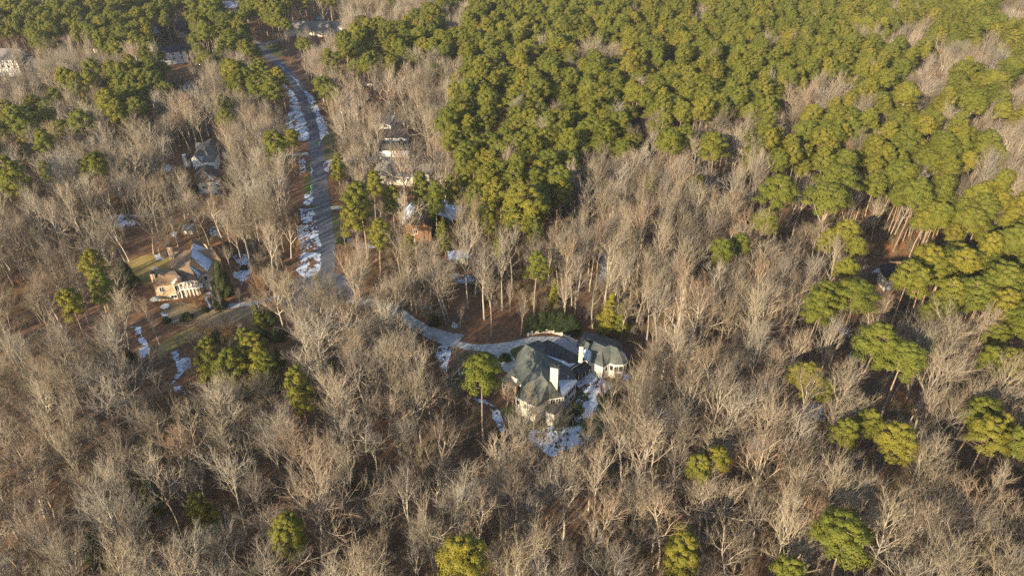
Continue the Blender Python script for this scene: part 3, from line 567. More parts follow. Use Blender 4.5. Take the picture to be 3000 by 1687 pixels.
H7.roof([[(2606,767.5,9.2),(2641,766.5,9.2),(2639,774,8.3),(2608,774,8.4)]], M['brown_roof'], .06, 'ridge_cap', lift=.12)
L = H7.walls([(2602,822,4.6),(2612,806,4.8),(2640,800,4.8),(2645,770,4.8),(2606,762,4.8),(2578,778,4.8),(2580,792,4.8)], M['beige'], ins=.4); H7.window(L[0],L[1],.5,1.5,1.2,1.4); H7.window(L[1],L[2],.5,1.5,1.2,1.4)
H8 = House('gazebo', 'tiny teal roofed gazebo among pines at the top of the photo', 'gazebo', 938, 66)
c_ = at(938,66); q = H8.mb(); q.cyl(c_.x, c_.y, 2.6, 4.2, 3.0, .2, 6); q.build('roof', M['teal'], H8.root)
for k in range(6): q = H8.mb(); q.cyl(c_.x+2.4*math.cos(k*math.pi/3), c_.y+2.4*math.sin(k*math.pi/3), 0, 2.6, .12, n=6); q.build('post', M['slate_roof'], H8.root)
H9 = House('tree_house', 'beige box treehouse on posts behind the tan brick house', 'tree house', 560, 700)
c_ = at(560,700); q = H9.mb(); q.box(c_.xy-Vector((1.6,0)), c_.xy+Vector((1.6,0)), 2.6, 4.3, 2.4); q.build('cabin', M['beige'], H9.root)
q = H9.mb(); q.slab([Vector((c_.x-2,c_.y-1.6,4.3)),Vector((c_.x+2,c_.y-1.6,4.3)),Vector((c_.x+2,c_.y+1.6,5.3)),Vector((c_.x-2,c_.y+1.6,5.3))], .12); q.build('roof', M['grey_roof'], H9.root)
for k in range(4): q = H9.mb(); q.cyl(c_.x+(1.3 if k % 2 else -1.3), c_.y+(1 if k//2 else -1), 0, 2.6, .12, n=6); q.build('post', M['wood'], H9.root)
# ------------------------------------------------------------------ small yard things
def mailbox(px, py, label):
    c_ = at(px, py); r = empty('mailbox', c_, label, 'mailbox', 'mailboxes along the road')
    q = MB(c_); q.cyl(c_.x, c_.y, 0, 1.0, .09, n=6); q.build('post', M['black_metal'], r)
    q = MB(c_); q.box(c_.xy-Vector((.35,0)), c_.xy+Vector((.35,0)), 1.0, 1.3, .3); q.cyl(c_.x, c_.y, 1.3, 1.42, .2, .1, 8); q.build('box', M['black_metal'], r)
mailbox(906, 453, 'black mailbox at the left drive mouth facing the golden pine')
mailbox(945, 463, 'black mailbox beside the upper right drive stub')
mailbox(921, 641, 'black mailbox by the lowest snowy verge left of the road')
mailbox(863, 287, 'black mailbox at the snowy bend in the road')
mailbox(928, 330, 'black mailbox right of the road where snow starts')
def bin_(px, py, label):
    c_ = at(px, py); r = empty('wheeled_bin', c_, label, 'bin', 'green bins at the kerb')
    q = MB(c_); q.cyl(c_.x, c_.y, .1, 1.0, .35, .45, 4); q.build('body', M['bin_green'], r); q = MB(c_); q.cyl(c_.x, c_.y, 1.0, 1.12, .5, .42, 4); q.build('lid', M['bin_green'], r)
bin_(937, 424, 'bright green bin on the right verge above the drive'); bin_(913, 551, 'upper of two green bins by the snowy left verge'); bin_(914, 557, 'lower of two green bins by the snowy left verge')
c_ = at(461, 892); um = empty('patio_umbrella', c_, 'grey green patio umbrella at the left corner of the brick house', 'umbrella')
q = MB(c_); q.cyl(c_.x, c_.y, 2.2, 2.9, 1.7, .08, 8); q.build('canopy', M['grey_canvas'], um); q = MB(c_); q.cyl(c_.x, c_.y, 0, 2.3, .05, n=6); q.build('pole', M['black_metal'], um)
c_ = at(486, 903); tr_ = empty('trampoline', c_, 'round snow covered trampoline on the dormant lawn', 'trampoline')
q = MB(c_); q.cyl(c_.x, c_.y, .75, .9, 1.35, 1.3, 20); q.build('mat', M['roof_snow'], tr_); q = MB(c_)
for k in range(6): q.cyl(c_.x+1.2*math.cos(k*1.047), c_.y+1.2*math.sin(k*1.047), 0, .75, .05, n=5)
q.build('frame', M['black_metal'], tr_)
def rail_fence(pts, label, h=1.2, mat='wood', gap=2.4, rails=(.4, .8, 1.1), pick=0):
    c_ = at(*pts[0]); r = empty('fence', c_, label, 'fence'); q = MB(c_); q2 = MB(c_)
    for i in range(len(pts)-1):
        a_ = at(*pts[i]).xy; b_ = at(*pts[i+1]).xy; L_ = (b_-a_).length
        for z in rails: q.box(a_, b_, z, z+.1, .05)
        for k in range(int(L_/gap)+1): p = a_.lerp(b_, min(1, k*gap/L_)); q2.box(p-Vector((.07,0)), p+Vector((.07,0)), 0, h, .14)
        if pick:
            for k in range(int(L_/pick)): p = a_.lerp(b_, k*pick/L_); q.box(p-Vector((.02,0)), p+Vector((.02,0)), .1, h, .04)
    q.build('rail', M[mat], r); q2.build('post', M[mat], r)
rail_fence([(437,712),(470,706),(510,700)], 'wooden split rail fence in the leaves behind the brick house')
rail_fence([(505,953),(530,950),(566,949)], 'dark picket fence below the dormant lawn', h=1.1, mat='black_metal', rails=(.1, 1.0), pick=.35)
# PLANTS
UP = np.array([0., 0., 1.])
def unit(v): return v/np.maximum(np.linalg.norm(v, axis=-1, keepdims=True), 1e-9)
def tubes(P, R, k):
    """P (N,n,3) polylines, R (N,n) radii -> vertices, quads"""
    N, n, _ = P.shape
    T = np.empty_like(P); T[:, 1:-1] = P[:, 2:]-P[:, :-2]; T[:, 0] = P[:, 1]-P[:, 0]; T[:, -1] = P[:, -1]-P[:, -2]; T = unit(T)
    a = np.where(np.abs(T[:, :1, 2:3]) > .9, np.array([1., 0, 0]), UP); a = np.broadcast_to(a, T.shape)
    B = unit(np.cross(T, a)); Nn = np.cross(B, T)
    th = np.arange(k)*2*np.pi/k
    V = P[:, :, None]+R[:, :, None, None]*(B[:, :, None]*np.cos(th)[None, None, :, None]+Nn[:, :, None]*np.sin(th)[None, None, :, None])
    V = V.reshape(-1, 3)
    i = np.arange(N)[:, None, None]; j = np.arange(n-1)[None, :, None]; q = np.arange(k)[None, None, :]
    b0 = (i*n+j)*k; f = np.stack([b0+q, b0+(q+1) % k, b0+k+(q+1) % k, b0+k+q], -1).reshape(-1, 4)
    return V, f
def sprout(rs, P, R, m, t0, t1, length, ang, rad, n, wander, trop, flat=0.0):
    """children of every polyline; length(t, parentlen) and ang(t) give arrays"""
    N, pn, _ = P.shape
    t = (np.arange(m)+rs.uniform(0, 1, (N, m)))/m*(t1-t0)+t0
    x = t*(pn-1); i = np.minimum(x.astype(int), pn-2); f = (x-i)[..., None]
    ii = np.arange(N)[:, None]; S = P[ii, i]*(1-f)+P[ii, i+1]*f; D = unit(P[ii, i+1]-P[ii, i])
    plen = np.linalg.norm(P[:, 1:]-P[:, :-1], axis=-1).sum(1)[:, None]; pr = R[ii, i]
    az = rs.uniform(0, 2*np.pi, (N, m)) if m < 4 else (np.arange(m)*2.4+rs.uniform(-.5, .5, (N, m))+rs.uniform(0, 6.28, (N, 1)))
    a = np.where(np.abs(D[..., 2:3]) > .92, np.array([1., 0, 0]), UP); B = unit(np.cross(D, a)); Nn = np.cross(B, D)
    w_ = B*np.cos(az)[..., None]+Nn*np.sin(az)[..., None]; A = ang(t)*rs.uniform(.6, 1.4, (N, m))
    d = unit(D*np.cos(A)[..., None]+w_*np.sin(A)[..., None]).reshape(-1, 3)
    L_ = (length(t, plen)*rs.uniform(.6, 1.35, (N, m))).reshape(-1)
    r = np.minimum(rad*rs.uniform(.8, 1.2, (N, m)), pr*.8).reshape(-1)
    Q = np.empty((len(d), n, 3)); Q[:, 0] = S.reshape(-1, 3); st = (L_/(n-1))[:, None]
    for s in range(1, n):
        d = unit(d+rs.normal(0, wander, d.shape)+UP*trop); Q[:, s] = Q[:, s-1]+d*st
    return Q, r[:, None]*np.linspace(1, .3, n)[None]
def merge(parts):
    V = []; F = []; k = 0
    for v, f in parts: V.append(v); F.append(f+k); k += len(v)
    return np.concatenate(V), np.concatenate(F)
def bare_tree(seed, H=25., spread=1.0, dense=(9, 7, 6, 3), mats=('bare_bark', 'twigs'), fork=False, tw=1.0, t0=.40):
    rs = np.random.RandomState(seed); n = 9
    P = np.zeros((1, n, 3)); d = unit(np.array([[rs.normal(0, .05), rs.normal(0, .05), 1.]]))
    for s in range(1, n): d = unit(d+rs.normal(0, .05, (1, 3))+UP*.05); P[:, s] = P[:, s-1]+d*H*.82/(n-1)
    r0 = .0125*H; R = r0*np.linspace(1, .25, n)[None]; R[:, 0] *= 1.3
    m1, m2, m3, m4 = dense
    L1 = sprout(rs, P, R, m1, t0, 1.0, lambda t, p: H*.46*(1-.55*(t-t0)/(1-t0)), lambda t: (.85-.45*(t-t0)/(1-t0))*spread, r0*.60, 7, .15, .13/spread)
    L2 = sprout(rs, *L1, m2, .22, 1.0, lambda t, p: p*.55*(1.1-.5*t), lambda t: .62+0*t, r0*.30, 5, .11, .12)
    L3 = sprout(rs, *L2, m3, .2, 1.0, lambda t, p: p*.50*(1.15-.4*t), lambda t: .52+0*t, .046*tw, 3, .08, .12)
    L4 = sprout(rs, *L3, m4, .15, 1.0, lambda t, p: .3+p*.42+0*t, lambda t: .45+0*t, .022*tw, 2, .1, .12)
    tr = tubes(P, R, 7); tr2 = tubes(*L1, 5)
    cr = merge([tubes(*L2, 4), tubes(*L3, 3), tubes(*L4, 3)])
    trunk = merge([tr, tr2])
    return trunk, cr
def blades(rs, Cn, Nrm, L_, W_):
    """single needle-tuft triangles centred at Cn lying across Nrm"""
    a = unit(np.cross(Nrm, unit(rs.normal(0, 1, Nrm.shape)))); b_ = np.cross(unit(Nrm), a)
    l = (L_*rs.uniform(.6, 1.3, len(Cn)))[:, None]; w_ = (W_*rs.uniform(.6, 1.4, len(Cn)))[:, None]
    V = np.stack([Cn-a*l*.5+b_*w_*.5, Cn-a*l*.5-b_*w_*.5, Cn+a*l*.5], 1).reshape(-1, 3)
    return V, np.arange(len(V)).reshape(-1, 3)
def pine_tree(seed, H=27., rad=4.6, base=.58, nc=46, nb=230, cone=False, cs=1.12):
    rs = np.random.RandomState(seed); n = 8
    P = np.zeros((1, n, 3)); d = np.array([[0, 0, 1.]])
    for s in range(1, n): d = unit(d+rs.normal(0, .03, (1, 3))+UP*.05); P[:, s] = P[:, s-1]+d*H*.95/(n-1)
    R = .0115*H*np.linspace(1, .2, n)[None]
    t = np.linspace(0.02, 1, nc)**.85 + rs.uniform(-.02, .02, nc); t = np.clip(t, 0, 1)
    prof = (1-t)**.8*1.0 if cone else np.sqrt(np.clip(1-((t-.32)/.70)**2, .02, 1))
    z = H*(base+(1-base)*t*.95); az = np.arange(nc)*2.4+rs.uniform(-.4, .4, nc)
    rr = rad*prof*np.where(rs.rand(nc) < .35, rs.uniform(.25, .6, nc), rs.uniform(.65, 1.0, nc))
    cx = np.interp(z, P[0, :, 2], P[0, :, 0]); cy = np.interp(z, P[0, :, 2], P[0, :, 1])
    Cc = np.stack([cx+rr*np.cos(az), cy+rr*np.sin(az), z], 1)
    S = np.stack([cx, cy, z-rr*.35], 1); 
    Q = np.stack([S, (S+Cc)/2+np.array([0, 0, -.15]), Cc], 1); br = tubes(Q, np.full((nc, 3), .07)*np.array([1.3, 1, .5]), 4)
    size = cs*rs.uniform(.75, 1.25, nc)*(np.clip(prof, .5, 1) if not cone else np.clip(prof*1.1, .35, 1))
    u = unit(rs.normal(0, 1, (nc, nb, 3))); u[..., 2] = np.abs(u[..., 2])*np.where(rs.rand(nc, nb) < .8, 1, -.6)
    r = rs.uniform(.55, 1.0, (nc, nb, 1))**.6
    wob = 1+.28*np.sin(u[..., :1]*7+rs.uniform(0, 6, (nc, 1, 1)))*np.cos(u[..., 1:2]*6+rs.uniform(0, 6, (nc, 1, 1)))
    pt = Cc[:, None]+u*r*wob*size[:, None, None]*np.array([1.15, 1.15, .72])
    ctr = np.array([0, 0, H*(base+(1-base)*.25)]); dome = unit((pt-ctr)*np.array([1, 1, 1.0]))
    nr = unit(u*.75+dome*.8+rs.normal(0, .28, u.shape))
    cr = blades(rs, pt.reshape(-1, 3), nr.reshape(-1, 3), .42, .20)
    return merge([tubes(P, R, 7), br]), cr
def cedar_tree(seed, H=12., rad=2.4, nb=9000, pw=.8, lo=.04):
    rs = np.random.RandomState(seed); P = np.zeros((1, 4, 3)); P[0, :, 2] = np.linspace(0, H*.9, 4); R = .011*H*np.linspace(1, .2, 4)[None]
    t = 1-np.sqrt(rs.rand(nb)); az = rs.uniform(0, 6.283, nb); lob = 1+.22*np.sin(az*3+t*9+seed)+.18*np.sin(az*7-t*17)
    r = rad*(1-t)**pw*lob*rs.uniform(.7, 1.05, nb)*np.clip(t*8+.35, 0, 1); z = H*(lo+(1-lo)*t)
    pt = np.stack([r*np.cos(az), r*np.sin(az), z], 1); u = np.stack([np.cos(az), np.sin(az), .5+0*az], 1)
    return tubes(P, R, 6), blades(rs, pt, unit(u+rs.normal(0, .5, u.shape)), .38, .17)
def brush(seed, H=4.0, stems=9, spread=.5):
    rs = np.random.RandomState(seed); N = stems
    P = np.zeros((N, 5, 3)); az = rs.uniform(0, 6.28, N); d = unit(np.stack([np.cos(az)*spread, np.sin(az)*spread, np.ones(N)], 1)); P[:, 0, :2] = rs.normal(0, .25, (N, 2))
    for s in range(1, 5): d = unit(d+rs.normal(0, .12, d.shape)+UP*.05); P[:, s] = P[:, s-1]+d*(H*rs.uniform(.7, 1.1, N)/4.5)[:, None]
    R = np.full((N, 5), .045)*np.linspace(1, .4, 5)
    a = sprout(rs, P, R, 7, .2, 1, lambda t, p: p*.35*(1.2-.5*t), lambda t: .6+0*t, .026, 3, .12, .08)
    b_ = sprout(rs, *a, 6, .15, 1, lambda t, p: .3+p*.35+0*t, lambda t: .6+0*t, .018, 2, .1, .05)
    return tubes(P, R, 4), merge([tubes(*a, 3), tubes(*b_, 3)])
class Proto:
    """one kind of plant: trunk mesh, crown mesh and a joined one for the far mass"""
    def __init__(s, nm, tc, tmat, cmat, far=False):
        (tv, tf), (cv, cf) = tc
        s.trunk = mesh_from(nm+'_trunk', tv, tf, [M[tmat]], smooth=True); s.crown = mesh_from(nm+'_crown', cv, cf, [M[cmat]])
        s.H = float(max(cv[:, 2].max(), tv[:, 2].max())); s.r = float(np.percentile(np.hypot(cv[:, 0], cv[:, 1]), 95)); s.nm = nm; s.joined = None
        s.data = (tc, tmat, cmat)
    def join(s):
        if s.joined is None:
            ((tv, tf), (cv, cf)), tmat, cmat = s.data
            me = bpy.data.meshes.new(s.nm+'_whole')
            V = np.concatenate([tv, cv]); k = cf.shape[1]
            li = np.concatenate([tf.ravel(), cf.ravel()+len(tv)]).astype(np.int32)
            ls = np.concatenate([np.arange(len(tf))*4, len(tf)*4+np.arange(len(cf))*k]).astype(np.int32)
            me.vertices.add(len(V)); me.vertices.foreach_set('co', V.astype(np.float32).ravel())
            me.loops.add(len(li)); me.loops.foreach_set('vertex_index', li)
            me.polygons.add(len(ls)); me.polygons.foreach_set('loop_start', ls)
            me.materials.append(M[tmat]); me.materials.append(M[cmat])
            me.polygons.foreach_set('material_index', np.concatenate([np.zeros(len(tf)), np.ones(len(cf))]).astype(np.int32)); me.update(); me.validate()
            s.joined = bpy.data.objects.new(s.nm+'_whole', me)
        return s.joined
BARE = [Proto('bare%d' % i, bare_tree(100+i, 25, sp_, mats=0, t0=t0), 'bare_bark', 'twigs') for i, (sp_, t0) in enumerate([(.75, .50), (.9, .42), (1.1, .34), (.65, .55), (.8, .47), (1.0, .50), (.7, .40), (1.2, .42), (.85, .36), (.6, .45), (1.0, .55), (.9, .30)])]
SLIM = [Proto('slim%d' % i, bare_tree(200+i, 17, .7, (8, 6, 5, 4), t0=.38), 'bare_bark', 'twigs') for i in range(6)]
PINE = [Proto('pine%d' % i, pine_tree(300+i, 27, r_, b_, nc=n_), 'pine_bark', 'pine') for i, (r_, b_, n_) in enumerate([(4.2, .52, 66), (4.6, .58, 68), (3.8, .48, 64), (4.4, .62, 56), (4.8, .55, 76), (3.6, .60, 50), (4.0, .44, 70)])]
CONE = [Proto('cone%d' % i, pine_tree(340+i, 15, 3.3, .10, 60, 220, True, 1.15), 'pine_bark', 'pine') for i in range(2)]
WOOD = [Proto('wood%d' % i, pine_tree(380+i, 26, r_, b_, nc=n_, cs=c_), 'pine_bark', 'pine') for i, (r_, b_, n_, c_) in enumerate([(4.4, .68, 56, 1.25), (4.9, .70, 62, 1.3), (4.1, .66, 50, 1.25), (4.6, .72, 52, 1.35), (5.1, .69, 64, 1.3)])]
LOWP = [Proto('lowp%d' % i, pine_tree(350+i, 18, 4.2, .18, 70, 230, False, 1.2), 'pine_bark', 'pine') for i in range(2)]
CEDAR = [Proto('cedar%d' % i, cedar_tree(360+i, 12, 2.4), 'pine_bark', 'cedar') for i in range(3)]
HOLLY = [Proto('holly%d' % i, cedar_tree(370+i, 8, 2.6, 7000, .45, .02), 'pine_bark', 'hedge') for i in range(2)]
RUST = [Proto('rust%d' % i, brush(400+i, 9, 16, .5), 'rust', 'rust') for i in range(2)]
BRUSH = [Proto('brush%d' % i, brush(420+i, 4.2, 8, .6), 'brush', 'brush') for i in range(4)]
# ------------------------------------------------------------------ where things grow (photo positions of crowns, 2576-wide tracing)
K = 3000/2576.
def sc_(P): return [(x*K, y*K) for x, y in P]
PINE_WOOD = [sc_([(850,95),(900,60),(1000,70),(1150,-10),(2650,-10),(2650,130),(2520,200),(2520,330),(2430,420),(2300,410),(2240,340),(2060,345),(1990,270),(1900,335),(1850,300),(1780,290),(1700,330),(1640,290),(1560,262),(1560,300),(1600,365),(1500,360),(1430,400),(1400,420),(1430,520),(1400,575),(1260,575),(1200,510),(1130,420),(1110,290),(1170,200),(1130,140),(1040,150),(1000,190),(900,180),(860,130)]),
    sc_([(2250,480),(2330,465),(2420,480),(2650,465),(2650,900),(2560,880),(2480,800),(2400,770),(2330,790),(2270,720),(2270,640),(2290,580),(2260,520)]),
    sc_([(1880,340),(2080,345),(2240,370),(2300,400),(2285,480),(2275,560),(2200,520),(2190,450),(2160,400),(2080,420),(1960,425),(1880,380)]),
    sc_([(-40,10),(850,-10),(840,60),(770,115),(700,95),(620,120),(560,95),(480,140),(430,150),(350,125),(260,110),(160,70),(100,115),(-40,115)]),
    sc_([(160,200),(280,160),(400,150),(480,170),(470,215),(400,235),(310,300),(270,300),(240,230),(170,250)]),
    sc_([(-30,275),(80,265),(150,320),(110,335),(-30,330)]), sc_([(560,190),(640,160),(720,215),(640,235)]), sc_([(2400,1040),(2470,1015),(2640,1050),(2640,1130),(2480,1120)]), sc_([(2110,545),(2160,560),(2210,640),(2190,680),(2120,600)])]
BARE_IN = [sc_(p) for p in ([(1440,105),(1560,100),(1560,145),(1440,150)], [(1730,15),(1780,15),(1785,60),(1735,60)], [(1920,85),(1980,90),(1980,120),(1920,120)], [(1950,240),(2060,200),(2140,200),(2150,240),(2060,290),(1960,290)],
    [(2200,110),(2260,60),(2330,60),(2330,110),(2280,130)], [(2280,200),(2330,140),(2420,130),(2400,190),(2360,290),(2310,270)], [(2420,100),(2510,90),(2500,140),(2420,140)], [(2500,0),(2600,0),(2600,60),(2510,60)], [(2520,270),(2600,230),(2600,320),(2500,350)],
    [(1110,20),(1180,0),(1180,60),(1110,90)], [(1380,245),(1420,240),(1420,290),(1380,290)], [(2100,370),(2180,355),(2190,385),(2110,390)], [(950,0),(1100,0),(1050,50),(950,60)], [(1020,150),(1120,140),(1110,230),(1030,230)], [(2560,560),(2600,560),(2600,590),(2560,590)])]
CLEAR = [[(800,175),(830,178),(872,235),(917,285),(962,390),(965,440),(990,450),(978,600),(978,690),(985,748),(885,748),(878,660),(875,450),(903,440),(890,405),(848,385),(845,250)],
    [(1395,1000),(1500,985),(1545,970),(1640,972),(1680,985),(1700,972),(1745,985),(1845,1045),(1845,1095),(1790,1110),(1760,1140),(1735,1215),(1660,1200),(1630,1150),(1560,1130),(1500,1120),(1460,1125),(1460,1080),(1400,1040)], [(1310,990),(1400,1000),(1460,1060),(1400,1050),(1310,1025)],
    [(400,760),(500,735),(560,700),(640,705),(665,760),(740,745),(745,835),(680,880),(640,950),(560,955),(480,925),(435,870),(435,840),(380,830)],
    [(545,400),(640,400),(655,540),(560,545),(540,480)], [(2545,690),(2655,690),(2655,770),(2640,800),(2605,850),(2550,800)],
    [(570,950),(830,950),(800,1085),(590,1085)], [(390,955),(435,955),(440,1050),(400,1050)], [(495,1035),(560,1050),(520,1150),(500,1125)], [(1655,1160),(1755,1150),(1740,1250),(1640,1290),(1560,1300),(1600,1240)], [(1280,1010),(1330,1015),(1310,1090),(1278,1050)], [(1385,1170),(1425,1172),(1483,1265),(1465,1268)],
    [(285,645),(400,630),(400,662),(290,665)], [(1330,733),(1357,733),(1355,755),(1330,755)], [(2460,958),(2500,958),(2500,990),(2460,990)], [(1200,985),(1420,960),(1540,975),(1400,1008),(1320,1000)], [(265,150),(300,150),(300,140),(265,140)]]
SOFT = [[(1175,612),(1275,595),(1335,600),(1335,650),(1270,690),(1175,692)],
    [(1105,478),(1235,475),(1235,510),(1110,530)], [(1110,335),(1165,335),(1185,410),(1185,455),(1128,455)], [(1062,240),(1145,235),(1145,278),(1065,278)], [(530,250),(580,250),(592,312),(530,312)], [(482,140),(550,140),(542,185),(485,185)],
    [(512,60),(560,60),(555,106),(520,106)], [(448,78),(478,78),(478,106),(448,106)], [(862,50),(1000,50),(1000,100),(862,100)], [(-10,135),(95,135),(95,212),(-10,232)], [(730,86),(830,96),(835,165),(790,168),(745,120)], [(660,8),(700,8),(705,32),(660,32)]]
SUNLIT = [(400,790,22,70),(540,860,18,80),(470,860,12,75),(600,830,10,70),(430,790,10,60),(1560,1130,11,60),(1790,1080,8,45),(700,800,8,40)]   # photo place, half width, length of the open sunward side
SUNL = [(at(a, b_).x, at(a, b_).y, w_, l_) for a, b_, w_, l_ in SUNLIT]
def shades(x, y):
    for a, b_, w_, l_ in SUNL:
        dx, dy = x-a, y-b_; u = -dx*math.sin(SUN_AZ)-dy*math.cos(SUN_AZ); v = abs(dx*math.cos(SUN_AZ)-dy*math.sin(SUN_AZ))
        if 0 < u < l_ and v < w_: return True
    return False
# ground footprints nothing grows on
def disc(px, py, r): q = at(px, py); return (q.x, q.y, r)
BLOCK = [disc(*a) for a in ((1600,1130,13),(1570,1100,11),(1560,1210,9),(1660,1150,10),(1640,1080,13),(1700,1060,12),(1740,1060,11),(1800,1060,9),(1560,1030,16),(1480,1010,14),(1420,1040,10),(1660,1010,10),(540,860,13),(490,870,9),(600,820,14),(620,860,10),(560,780,13),(590,500,13),(605,535,12),(1222,684,10),(1268,655,8),(1318,640,9),(1165,525,12),(1212,520,9),(1155,453,9),(1150,435,9),(1132,382,8),(1108,281,13),(558,318,9),(512,182,10),(540,104,9),(464,107,8),(682,35,11),(905,100,17),(985,92,11),(30,215,14),(74,213,8),(283,150,6),(1342,762,5),(1262,806,4),(2612,830,13),(938,66,4),(560,700,3),(940,835,14),(560,930,11),(640,900,6),(700,900,3),(510,920,8),(1700,1210,6),(1650,1280,4))]
LANE = [(p.x, p.y, 6.0) for p in road_c]+[(p.x, p.y, 2.6) for p in drv_c]
BL = np.array(BLOCK+LANE)
def blocked(x, y, extra=0.0): return bool((((BL[:, 0]-x)**2+(BL[:, 1]-y)**2) < (BL[:, 2]+extra)**2).any())
def hides(x, y, H, r, lo=.35, PS=None):
    for h in (lo, .55, .8, 1.0):
        X, Y, Z = proj(x, y, H*h); rp = r*FPX/Z*.7*(1 if h < 1 else .3)
        for P in (CLEAR if PS is None else PS):
            if in_poly(X, Y, P) or in_poly(X-rp, Y, P) or in_poly(X+rp, Y, P): return True
    return False
def any_in(X, Y, PS): return any(in_poly(X, Y, P) for P in PS)
# ---- traced pines: crown centre and crown width in the 2576-wide tracing
PT = [(1153,1420,118),(2140,1390,140),(1710,1398,85),(1714,1347,62),(1980,1440,80),(1757,1178,68),(1803,1158,42),(365,1225,48),(505,1262,66),(718,1338,82),(650,1440,66),(2128,1092,62),(2172,1062,56),(2240,1105,92),(2072,992,52),(2005,945,96),
 (2450,1045,92),(2485,1100,84),(2548,1062,70),(2562,1112,70),(1212,952,92),(222,668,66),(238,712,56),(178,762,58),(905,500,76),(890,548,70),(935,462,50),(985,497,48),(945,588,64),(842,415,38),(690,362,58),(1055,470,48),(1095,485,50),(1150,470,46),
 (1035,622,38),(1120,585,38),(1346,662,60),(1256,625,40),(1322,505,100),(1285,462,70),(1380,520,60),(1410,490,50),(1248,480,56),(1806,632,58),(1868,625,48),(1925,560,56),(1940,472,100),(2093,450,92),(2100,505,100),(1808,377,66),(1712,342,56),(1641,462,38),
 (2362,420,46),(2396,428,58),(2110,672,62),(2080,742,82),(2140,752,98),(2052,775,80),(2168,630,50),(2072,605,46),(2182,855,100),(2272,905,100),(2130,582,50),(510,882,70),(555,905,84),(632,880,90),(665,920,70),(615,850,56),(750,975,66),(2330,860,50),(2545,920,60),(2500,900,60),
 (90,357,52),(60,360,40),(35,428,76),(122,432,34),(60,292,60),(25,285,50),(108,300,46),(560,80,40),(575,100,44),(545,125,36),(655,172,44),(598,206,40),(640,215,44),(690,206,50),(705,192,40),(868,122,50),(845,150,44),(1225,545,50),(1310,545,60),(1350,560,50)]
trees = []        # (kind, x, y, proto, scale xy, scale z, rotation, individual)
pine_xy = []
for cx, cy, wpx in PT:
    cx *= K; cy *= K; wpx *= K
    q = at(cx, cy, 21.5); Z = proj(q.x, q.y, 21.5)[2]; wm = wpx*Z/FPX
    p = rnd.choice(LOWP if (480 < cx/K < 700 and 840 < cy/K < 930) or cy/K > 1200 and wpx/K < 75 else WOOD if cx/K > 1750 or 1150 < cx/K < 1213 else PINE); s = min(1.6, max(.55, 1.2*wm/(2*p.r)))
    zs = min(1.15, max(.72, .55+.45*s)); q = at(cx, cy, p.H*zs*.8)
    trees.append(['pine', q.x, q.y, p, s, zs, rnd.uniform(0, 6.28), True]); pine_xy.append((q.x, q.y, s*p.r))
def lattice(step, y0=55, y1=690):
    y = y0; r = 0
    while y < y1:
        Z = y*cp+CAMH*sp; hw = Z*1500/FPX*1.05+14
        x = -hw+(r % 2)*step/2
        while x < hw:
            yield x+rnd.uniform(-.42, .42)*step, y+rnd.uniform(-.42, .42)*step; x += step
        y += step*.87; r += 1
PX = np.array(pine_xy)
for x, y in lattice(6.45):
    if blocked(x, y): continue
    X, Y, Z = proj(x, y, 20)
    wood = any_in(X, Y, PINE_WOOD); hole = wood and any_in(X, Y, BARE_IN)
    nz = noise.noise(Vector((x*.018, y*.018, 4)))
    is_pine = wood and not hole
    if is_pine and X > 2500 and Y < 420 and nz > .30: is_pine = False
    if is_pine and rnd.random() < .05: is_pine = False
    if not wood and Y < 560 and rnd.random() < .035: is_pine = True
    if is_pine:
        if ((PX[:, 0]-x)**2+(PX[:, 1]-y)**2 < (PX[:, 2]+2.2)**2).any(): continue
        p = rnd.choice(WOOD); s = rnd.choice([rnd.uniform(.62, .85), rnd.uniform(.85, 1.2), rnd.uniform(.85, 1.2)]); zs = rnd.uniform(.74, 1.10)
        if rnd.random() < .17: continue
        if hides(x, y, p.H*zs, p.r*s, .55) or hides(x, y, p.H*zs, p.r*s, .55, SOFT): continue
        trees.append(['pine', x, y, p, s, zs, rnd.uniform(0, 6.28), False])
    else:
        if ((PX[:, 0]-x)**2+(PX[:, 1]-y)**2 < (PX[:, 2]*.6+1.0)**2).any(): continue
        if in_poly(*proj(x, y, 0)[:2], [(300,640),(570,640),(560,740),(500,760),(310,810)]) and rnd.random() < .5: continue
        mid_ = 1350 < X < 2050 and 560 < Y < 900; sp_n = noise.noise(Vector((x*.03, y*.03, 2)))
        if rnd.random() < .34: p = rnd.choice(SLIM); s = rnd.uniform(.7, 1.1); zs = rnd.uniform(.75, 1.1)
        elif mid_: p = rnd.choice([BARE[0], BARE[3], BARE[4], BARE[6], BARE[9], BARE[10]]); s = rnd.uniform(.6, .92); zs = rnd.uniform(.8, 1.1)
        else: p = rnd.choice(BARE if abs(sp_n) < .15 else [BARE[1], BARE[2], BARE[7], BARE[5], BARE[8], BARE[11]] if sp_n > 0 else [BARE[0], BARE[3], BARE[4], BARE[6], BARE[9], BARE[10]]); s = rnd.uniform(.66, 1.08)*(1.15 if rnd.random() < .12 else 1); zs = rnd.uniform(.66, 1.02)
        if hides(x, y, p.H*zs, p.r*s): continue
        if rnd.random() < (.75 if Y < 210 else .45) and hides(x, y, p.H*zs, p.r*s, .35, SOFT): continue
        if rnd.random() < .62 and shades(x, y): continue
        # crowns in front of a lone traced pine would hide it
        bad = False
        for cx, cy, wpx in PT:
            for h in (.88,):
                X2, Y2, Z2 = proj(x, y, p.H*zs*h)
                if abs(X2-cx*K) < wpx*K*.42+p.r*s*FPX/Z2*.45 and abs(Y2-cy*K) < wpx*K*.5: bad = True; break
            if bad: break
        if bad and rnd.random() < .9: continue
        trees.append(['bare', x, y, p, s, zs, rnd.uniform(0, 6.28), False])
